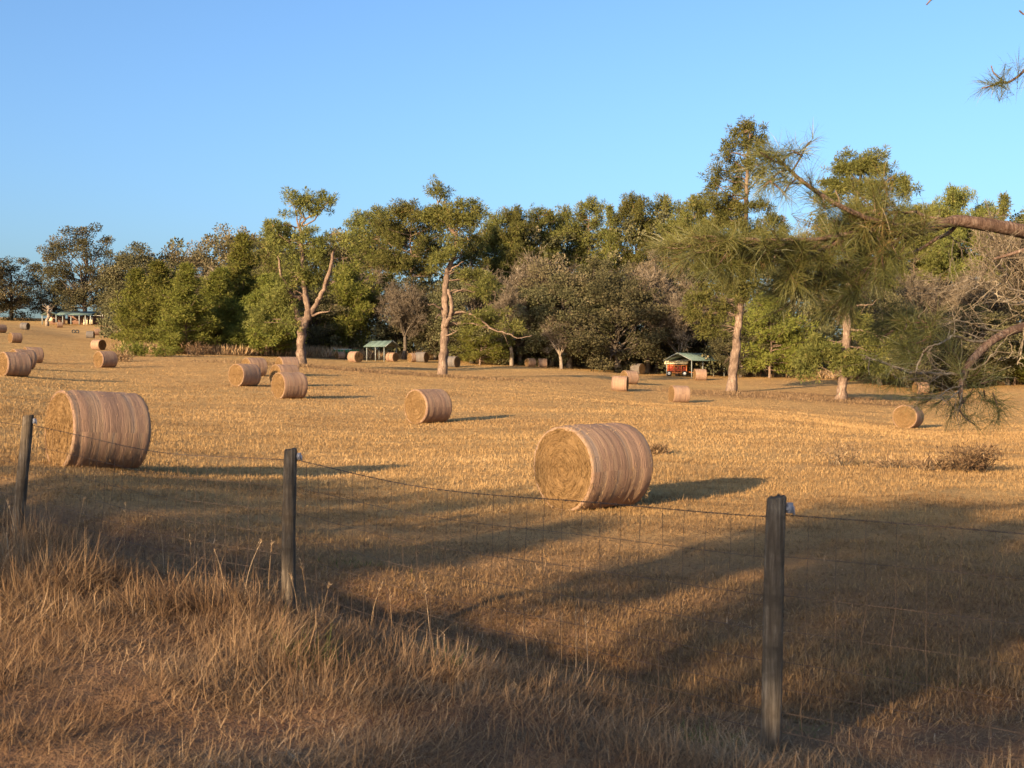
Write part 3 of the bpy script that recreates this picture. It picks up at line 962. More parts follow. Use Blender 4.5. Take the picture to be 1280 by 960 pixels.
def make_pine(name, seed, H=22.0, base=0.45, Rc=4.2, whorls=15, per=4, mat=None, tmean=.5, shape='round', trunk_r=.28, tn=40, tr_=.5, nl=.48, nw=.095, dens=1.0, stubs=6, lean=0.0):
    rng = np.random.default_rng(seed)
    t = thing(name, 'x', 'tree')
    tr = MB(); cr = MB(); tuf = []
    tp = trunk_path(H * .985, rng, 14, .005, lean)
    tr.tube(tp, trunk_r * (1 - 0.82 * np.linspace(0, 1, 14) ** 1.15) * np.array([1.35, 1.08] + [1] * 12), 9, rough=.14, rng=rng)
    for i in range(whorls):
        k = (i + rng.uniform(-.3, .3)) / (whorls - 1); k = min(max(k, 0), 1)
        h = H * (base + (0.97 - base) * k)
        p0 = np.array([np.interp(h, tp[:, 2], tp[:, j]) for j in range(3)])
        if shape == 'cone': prof = (1 - k) ** .75 * .95 + .10
        elif shape == 'flat': prof = .55 + .45 * math.sin(PI * min(1, .25 + k * .75)) if k < .93 else .45
        else: prof = (math.sin(PI * (0.22 + .72 * k)) ** .8) * .95 + .08
        for j in range(per):
            if rng.random() < .12: continue
            L = Rc * prof * rng.uniform(.6, 1.15)
            pine_branch(tr, tuf, p0 + [0, 0, rng.uniform(-.4, .4)], rng.random() * 2 * PI, L, rng.uniform(-.08, .35) + .35 * k, rng, .035 + .012 * L, -.05, dens)
    tuf.append(tp[-1] + [0, 0, .2])
    needle_tufts(cr, tuf, tr_, tn, nl, nw, rng, tmean)
    for i in range(stubs):
        h = H * rng.uniform(.2, base + .1); p0 = np.array([np.interp(h, tp[:, 2], tp[:, j]) for j in range(3)])
        a = rng.random() * 6.28; L = rng.uniform(.6, 2.2)
        tr.tube(limb(p0, p0 + [math.cos(a) * L, math.sin(a) * L, rng.uniform(-.3, .3)], rng, 5, -.05), np.linspace(.06, .02, 5), 4, cap=False)
    tr.build('trunk', M_PBARK, t, smooth=True)
    cr.build('crown', mat or M_PINE, t)
    t['H'] = H
    return t


def make_bare(name, seed, H=17.0, Rc=6.0, trunk_r=.32, pale=False, lv=4):
    rng = np.random.default_rng(seed)
    t = thing(name, 'x', 'tree')
    tr = MB(); tw = MB()
    start = []
    h0 = H * rng.uniform(.16, .24)
    base = limb([0, 0, 0], [rng.normal(0, .4), rng.normal(0, .4), h0], rng, 5, 0, .02)
    tr.tube(base, np.linspace(trunk_r * 1.3, trunk_r * .85, 5), 8, rough=.15, rng=rng)
    stack = []
    for i in range(6):
        a = i * 1.05 + rng.normal(0, .3); stack.append((base[-1], unit([math.cos(a) * rng.uniform(.4, 1.0), math.sin(a) * rng.uniform(.4, 1.0), rng.uniform(.9, 1.6)]), H * rng.uniform(.30, .42), trunk_r * rng.uniform(.4, .6), 1))
    while stack:
        p, d, L, r, l = stack.pop()
        n = 5
        q = [p]; dd = d.copy()
        for i in range(n):
            dd = unit(dd + rng.normal(0, .17, 3) + [0, 0, .05]); q.append(q[-1] + dd * L / n)
        q = np.array(q)
        if l <= 2: tr.tube(q, np.linspace(r, r * .45, n + 1), 5 if l == 1 else 4, cap=False)
        else: tw.tube(q, np.linspace(max(r, .028), .016, n + 1), 3, tint=np.repeat(np.clip(rng.normal(.5, .2), 0, 1), (n + 1) * 3), cap=False)
        if l < lv:
            for i in range((0, 7, 7, 6)[l]):
                f = rng.uniform(.3, 1); b = np.array([np.interp(f, np.linspace(0, 1, n + 1), q[:, j]) for j in range(3)])
                stack.append((b, unit(dd + rng.normal(0, .62, 3) + [0, 0, .12]), L * rng.uniform(.38, .62), r * .42, l + 1))
        else:
            k = 7; f = rng.uniform(.2, 1, k)
            b = np.stack([np.interp(f, np.linspace(0, 1, n + 1), q[:, j]) for j in range(3)], -1)
            tw.leaves(b, dd + rng.normal(0, .6, (k, 3)), rng.uniform(.35, .9, k), .05, rng, np.clip(rng.normal(.45, .22, k), 0, 1))
    tr.build('trunk', M_PALE if pale else M_BARK, t, smooth=True)
    tw.build('crown', M_TWIG, t)
    t['H'] = H
    return t


PROTO = {
    'oak0': make_oak('oak_tree', 1), 'oak1': make_oak('oak_tree', 2, H=16, Rc=7.2, low=.02, nc=130), 'oak2': make_oak('oak_tree', 3, H=19, Rc=6.4, low=.05, nc=125),
    'tall0': make_oak('oak_tree', 4, H=24, Rc=8.5, low=.14, nc=150, n=190, size=.42, gap=.15, trunk_r=.55, tmean=.42),
    'brown0': make_oak('oak_tree', 5, H=18, Rc=6.2, low=.10, nc=105, n=150, mat=M_OAKB, gap=.12), 'brown1': make_oak('oak_tree', 6, H=17, Rc=6.8, low=.04, nc=105, n=150, mat=M_OAKB, gap=.12),
    'pine0': make_pine('pine_tree', 11), 'pine1': make_pine('pine_tree', 12, H=23, base=.5, Rc=4.6, whorls=13, per=5), 'pine2': make_pine('pine_tree', 13, H=21, base=.35, Rc=3.8, whorls=17, shape='cone'),
    'round0': make_pine('pine_tree', 14, H=22, base=.55, Rc=5.4, whorls=11, per=6, dens=1.25),
    'young0': make_pine('young_pine', 21, H=13, base=.10, Rc=4.2, whorls=20, per=6, mat=M_YPINE, shape='cone', trunk_r=.16, dens=1.25, stubs=0),
    'young1': make_pine('young_pine', 22, H=14, base=.13, Rc=3.8, whorls=20, per=6, mat=M_YPINE, shape='cone', trunk_r=.17, dens=1.25, stubs=0),
    'young2': make_pine('young_pine', 23, H=11, base=.16, Rc=4.4, whorls=15, per=6, mat=M_YPINE, shape='round', trunk_r=.16, dens=1.15, stubs=2),
    'bare0': make_bare('bare_tree', 31), 'bare1': make_bare('bare_tree', 32, H=16, Rc=7), 'pale0': make_bare('bare_tree', 33, H=15, pale=True),
}
USED = set()
CATNAME = {'oak': 'oaks of the wood edge', 'tall': 'large trees by the far barn', 'brown': 'oaks of the wood edge', 'pine': 'pines rising over the wood', 'round': 'pines rising over the wood',
           'young': 'young pines before the wood', 'bare': 'leafless trees of the wood edge', 'pale': 'leafless trees of the wood edge'}


def put_tree(kind, px, top, d, label, wide=1.0, rz=None, dy=0.0):
    src = PROTO[kind]
    p = P(px, 480, d); z = gz(p.x, p.y)
    H = P(px, top, d).z - z
    s = H / src['H']
    rz = (px * 1.7) % 6.28 if rz is None else rz
    if kind in USED: o = dup(src, label, (p.x, p.y, z - .15), rz)
    else:
        USED.add(kind); o = src; o.location = (p.x, p.y, z - .15); o.rotation_euler = (0, 0, rz); o['label'] = label
    w = wide * (0.4 * s + 0.6) * 1.15
    o.scale = (w, w, s)
    o['group'] = CATNAME[kind.rstrip('012')]
    return o


TREES = [
    # far group on the slope
    ('tall0', 106, 285, 300, 'largest far tree with sky gaps in its dark crown, standing behind the pole barn', 1.0),
    ('oak1', 14, 318, 310, 'dark broad oak at the picture edge, near the far pole barn', 1.1),
    ('brown0', -30, 312, 300, 'brownish oak cut by the picture edge beyond the dark broad oak', 1.0),
    ('oak0', 68, 352, 322, 'low dark oak between the broad oak and the largest far tree', 0.9),
    ('bare1', 150, 318, 330, 'thin leafless tree against the sky between the largest far tree and the wood', 0.8),
    ('oak2', 150, 372, 300, 'low green bushy oak where the far slope meets the wood', 0.8),
    # wood edge, from the barn side
    ('oak0', 188, 298, 190, 'grey-green oak forming the end of the wood above the young pines', 0.9),
    ('brown1', 232, 302, 195, 'brownish oak standing second from the barn end of the wood', 0.9),
    ('bare0', 262, 296, 180, 'grey leafless tree between brownish oaks over the young pines', 1.0),
    ('brown0', 292, 282, 190, 'taller brownish oak with a ragged twiggy top over the young pines', 0.9),
    ('bare1', 326, 286, 182, 'leafless tree with fine grey twigs just behind the bright young pines', 0.9),
    ('oak2', 344, 292, 172, 'dark oak close behind the fork-trunked pine on its barn side', 0.8),
    ('pine2', 338, 276, 160, 'dark narrow pine whose top shows beside the fork-trunked pine', 0.8),
    ('brown1', 412, 290, 185, 'brownish oak right behind the bare limb of the fork-trunked pine', 0.9),
    ('bare0', 440, 292, 172, 'leafless tree with pale limbs behind the small green-roofed carport', 0.9),
    ('oak1', 395, 352, 160, 'low dark oak in the shade right behind the forked trunk', 0.7),
    ('pine0', 447, 268, 190, 'first of the tall pines over the wood, seen past the fork-trunked pine', 0.9),
    ('pine1', 478, 262, 182, 'tall green pine over the small carport', 1.0),
    ('round0', 512, 258, 172, 'broad yellow-green pine next to the pine with bare side branches', 0.9),
    ('oak0', 500, 342, 165, 'dark olive oak directly behind the small carport', 0.8),
    ('bare1', 522, 345, 158, 'small leafless brown tree behind the trunk of the pine with bare side branches', 0.7),
    ('pine2', 592, 266, 180, 'dark pine just past the crown of the pine with bare side branches', 0.9),
    ('oak2', 590, 335, 154, 'dark green oak behind the bare side branches of the field pine', 0.9),
    ('pine1', 622, 272, 188, 'tall pine above the first leafless brown crown', 0.8),
    ('bare0', 612, 300, 163, 'leafless brown tree past the upper trunk of the pine with bare side branches', 0.9),
    ('pine0', 652, 276, 190, 'pine with a thin dark top above the leafless brown crowns', 0.8),
    ('bare1', 668, 290, 162, 'broad leafless brown crown above the two bales side by side', 1.1),
    ('oak1', 650, 352, 153, 'dark low oak behind the two bales side by side', 0.8),
    ('bare0', 722, 284, 160, 'largest leafless brown crown in the middle of the wood', 1.2),
    ('oak0', 712, 335, 151, 'olive oak with foliage down to the tan weeds in the middle of the wood', 0.9),
    ('pine2', 692, 264, 195, 'narrow pine top breaking the skyline over the broad leafless crown', 0.8),
    ('pine0', 712, 262, 198, 'pine top breaking the skyline beside a narrow one', 0.8),
    ('pine1', 737, 252, 195, 'rounded taller pine top over the largest leafless crown', 0.9),
    ('pine2', 766, 258, 190, 'small pine top between two rounded pine tops', 0.7),
    ('round0', 792, 250, 190, 'wide pine top near the pale dead branches', 0.7),
    ('pale0', 808, 280, 156, 'leafless tree with whitish upright branches near the long carport', 0.9),
    ('oak1', 772, 340, 150, 'dense dark oak reaching the ground near the row of three bales', 0.9),
    ('brown1', 835, 310, 162, 'brownish oak behind the whitish leafless branches', 0.8),
    ('pine0', 833, 246, 190, 'pine top nearest the tall field pine on its barn side', 0.8),
    ('oak0', 822, 368, 168, 'dark oak directly behind the long carport', 0.8),
    ('round0', 868, 252, 178, 'pine behind the tall field pine, filling beneath its open crown', 0.8),
    ('oak2', 880, 330, 160, 'dark oak behind the trunk of the tall field pine', 0.9),
    ('bare0', 890, 350, 155, 'grey-brown leafless tree tangled behind the tall field pine', 0.8),
    ('young2', 962, 372, 145, 'low yellow-green pine with a slim pale trunk beside the tallest field pine', 0.9),
    ('oak1', 990, 322, 165, 'dark oak behind the low yellow-green pine', 0.7),
    ('pine1', 968, 268, 180, 'pine behind the near drooping needles, between two field pines', 0.9),
    ('pine2', 1022, 268, 180, 'narrow pine beside the rounded crown of the field pine', 0.8),
    ('round0', 1142, 262, 170, 'green pine crown over the thick near pine bough', 0.8),
    ('round0', 1194, 241, 168, 'dome-shaped pine crown alone on the skyline above the near bough', 0.7),
    ('pine2', 1252, 243, 165, 'pointed pine crown close to the picture edge above the near bough', 0.8),
    ('bare1', 1096, 318, 150, 'leafless tree behind the field pine with the rounded crown', 0.9),
    ('oak2', 1100, 362, 140, 'dark oak behind the lone bale with the golden end', 0.8),
    ('bare0', 1160, 292, 152, 'large leafless brown tree under the near bough', 1.0),
    ('young1', 1135, 395, 140, 'low green pine in front of the large leafless brown tree', 1.1),
    ('bare1', 1222, 292, 146, 'leafless brown tree behind the near bare twigs', 1.0),
    ('oak0', 1205, 375, 136, 'dark oak behind the near bare twigs', 0.9),
    ('bare0', 1300, 190, 135, 'leafless grey tree at the picture edge with fine twigs against the sky', 0.9),
    ('young2', 1268, 425, 140, 'low green pine at the picture edge behind the reddish near branch', 1.0),
    ('oak1', 1320, 330, 150, 'oak past the picture edge beyond the near pine', 1.0),
    ('pine1', 1370, 240, 160, 'pine past the picture edge beyond the near pine', 1.0),
    ('pine1', 672, 262, 192, 'dense pine crown filling the skyline dip over the two bales side by side', 0.9),
    ('round0', 642, 266, 188, 'rounded pine crown over the wood past the bare field pine', 0.8),
    ('pine1', 1225, 258, 172, 'pine crown between the dome-shaped and the pointed one above the near bough', 0.9),
    ('round0', 1166, 266, 176, 'pine crown close behind the near bough, beside the dome-shaped crown', 0.8),
    ('pine0', 1282, 262, 170, 'pine crown at the picture edge just past the pointed one', 0.9),
    ('oak1', 1150, 302, 178, 'dark oak filling the wood below the thick near bough', 0.8),
    ('oak2', 1095, 300, 176, 'dark oak behind the upper trunk of the rounded field pine', 0.8),
    ('pale0', 640, 326, 150, 'small leafless tree with whitish limbs before the dark low oak', 0.7),
    ('bare1', 846, 318, 150, 'leafless brown tree just above the long carport', 0.7),
    ('bare0', 505, 322, 156, 'leafless brown tree above the roof of the small carport', 0.7),
    ('pale0', 702, 372, 147, 'short leafless tree with whitish limbs at the foot of the olive oak', 0.7),
    ('brown1', 690, 318, 156, 'brownish oak between two dark ones in the middle of the wood', 0.8),
    ('oak2', 746, 322, 155, 'olive oak with a rounded top left of the whitish leafless branches', 0.8),
    ('oak0', 545, 348, 158, 'dark oak straight behind the bare trunk of the field pine', 0.7),
    ('oak1', 1160, 405, 134, 'low dark oak bush under the large leafless brown tree', 0.7),
    ('brown0', 1260, 380, 140, 'brownish low oak at the picture edge behind the reddish near branch', 0.8),
    ('oak2', 925, 395, 148, 'low dark oak close behind the trunk of the tallest field pine', 0.7),
    # young pines
    ('young1', 172, 338, 150, 'young pine at the barn end of the bright green row', 1.0),
    ('young0', 204, 330, 143, 'second young pine of the bright green row, dense to the ground', 1.0),
    ('young1', 236, 332, 137, 'third young pine of the bright green row, with a short clear trunk', 1.0),
    ('young0', 272, 338, 145, 'fourth young pine of the bright green row, before the taller one', 1.0),
    ('young1', 306, 296, 150, 'tallest young pine of the bright green row', 1.0),
    ('young0', 332, 345, 142, 'young pine next to the fork-trunked pine, last of the bright green row', 1.0),
    ('young2', 436, 335, 161, 'drooping yellow-green pine beside the small carport', 0.85),
    ('young2', 600, 400, 150, 'low bright green pine by the trunk of the pine with bare side branches', 0.9),
]
for k, px, top, d, lab, w in TREES:
    put_tree(k, px, top, d, lab, w)


# ---------- the four large pines standing in the field, drawn from their limbs
def field_pine(name, label, px0, row0, d, trunk, limbs, crowns, bare, seed, mat=M_PINE, tm=.5):
    """trunk / limbs: list of (px,row,radius m); crowns: (px,row,rx m,rz m,tufts); bare: limbs without needles"""
    rng = np.random.default_rng(seed)
    p = P(px0, 480, d); z0 = gz(p.x, p.y)
    org = np.array([p.x, p.y, z0])
    t = thing(name, label, 'tree', org, group='large pines standing in the hay field')
    def W(px, row, dy=0.0):
        q = P(px, row, d); q = np.array([q.x, q.y, q.z]) - org
        return q + np.array([0, dy, 0])
    tr = MB(); cr = MB()
    tp = np.array([W(a, b) for a, b, r in trunk]); tp[0, 2] = -.3
    tp[1:, 1] += rng.normal(0, .12, len(tp) - 1).cumsum()
    rad = np.array([r for a, b, r in trunk]); rad[0] *= 1.25
    n = len(tp) * 4; ks = np.linspace(0, len(tp) - 1, n)
    tpi = np.stack([np.interp(ks, np.arange(len(tp)), tp[:, j]) for j in range(3)], -1)
    tpi[1:-1, :2] += rng.normal(0, .035, (n - 2, 2))
    tr.tube(tpi, np.interp(ks, np.arange(len(tp)), rad) * .84 * (1 + .07 * rng.normal(size=n)), 11, rough=.3, rng=rng)
    def lb(path, r0, r1, dy):
        q = np.array([W(a, b, dy * k / max(1, len(path) - 1)) for k, (a, b) in enumerate(path)])
        n = len(q) * 3; ks = np.linspace(0, len(q) - 1, n)
        qi = np.stack([np.interp(ks, np.arange(len(q)), q[:, j]) for j in range(3)], -1)
        qi[1:-1] += rng.normal(0, .05, (n - 2, 3))
        tr.tube(qi, np.linspace(r0, r1, n), 6, rough=.1, rng=rng)
        return qi
    for path, r0, r1, dy in limbs: lb(path, r0, r1, dy)
    for path, r0, r1, dy in bare:
        q = lb(path, r0, r1, dy)
        for k in range(3):       # dead side twigs
            i = rng.integers(len(q) // 2, len(q)); e = q[i] + rng.normal(0, .45, 3)
            tr.tube(np.array([q[i], (q[i] + e) / 2 + [0, 0, .08], e]), [.03, .022, .012], 4, cap=False)
    tuf = []
    for cx, cy, rx, rz, nn in crowns:
        c = W(cx, cy)
        # attach to the nearest wood with small boughs
        dist = np.linalg.norm(tpi - c, axis=1); a = tpi[np.argmin(dist + 0.6 * np.maximum(0, tpi[:, 2] - c[2]))]
        k = max(3, nn // 9)
        ctr = []
        for i in range(k):
            v = rng.normal(size=3); v /= np.linalg.norm(v); v *= rng.random() ** .4
            e = c + v * np.array([rx, rx * .9, rz])
            ctr.append(e)
            if i % 2 == 0 and np.linalg.norm(e - a) < 9: tr.tube(limb(a, e, rng, 6, .05, .05), np.linspace(.075, .02, 6), 5, cap=False)
        for i in range(nn):
            e = ctr[i % k] + rng.normal(0, 1, 3) * np.array([.5, .5, .28])
            tuf.append(e)
    needle_tufts(cr, tuf, .26, 40, .42, .07, rng, tm)
    tr.build('trunk', M_PBARK, t, smooth=True)
    cr.build('crown', mat, t)
    return t


field_pine('pine_tree', 'old field pine with a low forked thick trunk, bare orange limbs and thin top tuft', 378, 457, 115,
           [(378, 458, .62), (376, 440, .58), (378, 420, .55), (380, 405, .52), (386, 395, .42), (384, 380, .34), (380, 355, .30), (378, 320, .26), (376, 295, .2), (374, 283, .16), (383, 272, .12), (393, 268, .09), (402, 258, .06)],
           [([(380, 405), (371, 395), (366, 382), (366, 360), (362, 340)], .36, .14, 1.5), ([(386, 396), (398, 378), (406, 362), (414, 340), (417, 318)], .30, .16, -1.0),
            ([(377, 290), (370, 275), (368, 258)], .12, .04, .5), ([(378, 284), (392, 276), (404, 262), (412, 252)], .10, .03, -.5), ([(374, 283), (376, 268), (384, 252)], .09, .03, .3)],
           [(366, 250, 1.1, .7, 26), (384, 246, 1.2, .6, 26), (404, 250, 1.2, .6, 24), (372, 264, .8, .6, 14), (392, 262, .9, .5, 14), (412, 258, .5, .4, 8),
            (378, 305, 2.6, 1.6, 90), (350, 285, 1.3, .9, 30), (345, 305, 1.6, 1.2, 42), (400, 310, 1.6, 1.2, 46), (372, 345, 2.4, 1.8, 90), (352, 372, 2.2, 1.6, 70), (345, 395, 2.2, 1.2, 60),
            (392, 345, 1.6, 1.5, 40), (330, 400, 1.4, .9, 34), (362, 400, 1.2, .8, 26), (425, 300, 1.2, .6, 20)],
           [([(417, 318), (418, 312)], .14, .10, 0), ([(386, 396), (400, 391), (414, 390)], .16, .06, -1.2), ([(376, 375), (362, 365), (354, 345), (351, 322)], .20, .08, -1.5), ([(404, 362), (412, 356), (420, 352)], .06, .03, -.4), ([(416, 322), (428, 324), (436, 322)], .05, .02, -.3)], 101)

field_pine('pine_tree', 'field pine with a bare pink trunk, long crooked bare side branches and small topmost tuft', 553, 470, 110,
           [(553, 471, .56), (554, 450, .50), (555, 425, .46), (556, 405, .44), (556, 385, .40), (557, 360, .36), (558, 340, .33), (566, 325, .27), (570, 308, .22), (570, 295, .18), (564, 286, .15), (556, 278, .12), (550, 262, .09), (545, 245, .06), (544, 237, .04)],
           [([(556, 408), (564, 396), (565, 380), (561, 362)], .26, .16, -.6), ([(567, 326), (576, 318), (580, 304)], .10, .04, .8), ([(562, 340), (572, 332), (580, 328)], .11, .04, -.8), ([(556, 278), (545, 272), (535, 268)], .07, .03, .5), ([(566, 288), (580, 276), (590, 266)], .07, .03, -.5)],
           [(544, 238, .8, .55, 18), (549, 248, .6, .5, 10), (556, 264, 1.5, .8, 46), (572, 268, 1.6, .8, 46), (586, 258, 1.2, .7, 28), (594, 272, 1.2, .7, 26), (545, 275, 1.3, .7, 34), (565, 278, 1.4, .7, 36),
            (548, 322, 1.2, .7, 30), (556, 312, 1.0, .6, 20), (585, 340, 1.2, .8, 28), (602, 362, 1.4, .7, 28), (612, 350, .9, .5, 16), (578, 300, .8, .5, 14), (614, 392, 1.6, .8, 34), (640, 408, 1.2, .5, 18), (588, 402, 1.0, .8, 20)],
           [([(563, 392), (575, 390), (590, 393), (603, 402), (618, 414), (635, 418), (650, 424), (665, 420)], .14, .03, -2.0), ([(575, 390), (584, 391)], .07, .05, 0), ([(580, 355), (592, 358), (606, 364), (620, 366), (618, 378), (610, 382)], .08, .02, -1.5), ([(552, 386), (544, 382), (536, 381)], .11, .04, -1.0), ([(556, 420), (566, 417), (572, 414)], .08, .03, -.8), ([(550, 392), (545, 398)], .08, .04, -.6), ([(620, 366), (628, 360)], .03, .015, 0)], 102)

field_pine('pine_tree', 'tallest field pine with an open ragged crown high over the wood, near the long carport', 917, 490, 112,
           [(915, 491, .60), (916, 470, .54), (919, 445, .50), (921, 420, .45), (924, 395, .42), (926, 370, .40), (928, 340, .38), (930, 300, .33), (931, 270, .28), (932, 240, .24), (933, 210, .18), (934, 185, .12), (936, 160, .06)],
           [([(930, 300), (918, 285), (905, 278), (890, 262)], .13, .04, .8), ([(932, 262), (918, 250), (902, 240), (892, 230)], .11, .04, -.8), ([(932, 240), (945, 228), (958, 215)], .10, .03, .7), ([(933, 215), (920, 205), (908, 195)], .09, .03, -.6), ([(934, 195), (944, 182), (954, 175)], .07, .03, .4), ([(928, 335), (910, 320), (896, 312)], .13, .05, -1.2), ([(928, 330), (946, 318), (958, 308)], .13, .05, 1.2)],
           [(936, 158, .9, .6, 26), (925, 166, .9, .6, 22), (948, 172, .9, .5, 20), (920, 182, 1.1, .7, 28), (940, 186, 1.0, .7, 24), (908, 196, .9, .6, 20), (955, 192, .7, .5, 14), (930, 205, 1.3, .8, 34), (900, 214, .9, .6, 18),
            (915, 222, 1.2, .7, 26), (950, 212, .9, .6, 18), (894, 232, 1.0, .6, 22), (908, 244, 1.3, .8, 30), (930, 236, 1.2, .8, 24), (886, 246, .8, .5, 14), (900, 260, 1.6, .9, 40), (926, 262, 1.8, .9, 46), (946, 256, 1.2, .7, 24),
            (905, 285, 2.4, 1.2, 70), (938, 290, 2.4, 1.3, 70), (888, 278, 1.5, .9, 36), (915, 320, 2.8, 1.5, 90), (945, 325, 2.2, 1.3, 60), (890, 330, 1.8, 1.2, 44), (905, 360, 2.4, 1.4, 70), (885, 375, 1.8, 1.2, 46), (935, 360, 1.6, 1.2, 44), (885, 405, 1.9, 1.1, 50), (905, 395, 1.4, .9, 30), (870, 392, 1.5, .9, 34)],
           [([(921, 388), (910, 378), (900, 368)], .10, .04, -1.), ([(926, 378), (938, 372), (946, 366)], .10, .04, -.6), ([(917, 452), (911, 446)], .05, .03, -.3)], 103)

field_pine('pine_tree', 'broad field pine with a rounded crown and low green boughs round its foot', 1053, 500, 105,
           [(1051, 502, .58), (1053, 480, .52), (1056, 460, .50), (1058, 430, .46), (1059, 400, .44), (1060, 370, .40), (1062, 335, .36), (1066, 300, .30), (1070, 270, .25), (1074, 240, .18), (1077, 215, .12), (1079, 198, .06)],
           [([(1066, 300), (1088, 275), (1108, 255)], .16, .05, 1.), ([(1068, 285), (1050, 262), (1040, 240)], .15, .05, -1.), ([(1072, 255), (1095, 235), (1112, 222)], .13, .04, -.8), ([(1070, 270), (1092, 262), (1125, 250)], .12, .04, .6), ([(1075, 230), (1062, 215), (1055, 205)], .10, .03, .5)],
           [(1078, 197, 1.7, .6, 52), (1060, 205, 1.5, .6, 44), (1095, 207, 1.5, .6, 42), (1075, 215, 2.0, .6, 50), (1045, 225, 1.5, .7, 40), (1115, 228, 1.5, .7, 40), (1090, 232, 1.7, .7, 44), (1065, 238, 1.7, .7, 44), (1130, 240, 1.1, .6, 24), (1040, 248, 1.6, .7, 40), (1105, 252, 1.8, .7, 44),
            (1075, 262, 2.2, .8, 60), (1050, 280, 1.8, 1., 50), (1095, 285, 2.0, 1., 56), (1060, 310, 2.0, 1.1, 56), (1085, 330, 1.8, 1.1, 44), (1040, 340, 1.6, 1., 36),
            (1018, 448, 1.6, 1.0, 64), (1035, 438, 1.6, .9, 60), (1050, 455, 1.5, 1.0, 56), (1070, 445, 1.7, .9, 58), (1090, 455, 1.6, .9, 50), (1012, 462, 1.0, .6, 28), (1085, 420, 1.5, .9, 40), (1102, 435, 1.3, .9, 40), (1030, 425, 1.0, .6, 24), (1072, 400, 1.2, .7, 24)],
           [([(1059, 395), (1048, 388), (1038, 378), (1022, 376)], .12, .03, -1.5), ([(1059, 388), (1072, 382), (1086, 382)], .13, .05, -1.), ([(1060, 412), (1078, 414), (1092, 420), (1100, 430)], .12, .03, -1.4), ([(1061, 350), (1076, 342), (1084, 334)], .11, .04, -.8), ([(1060, 400), (1046, 396)], .09, .05, -.8)], 104)


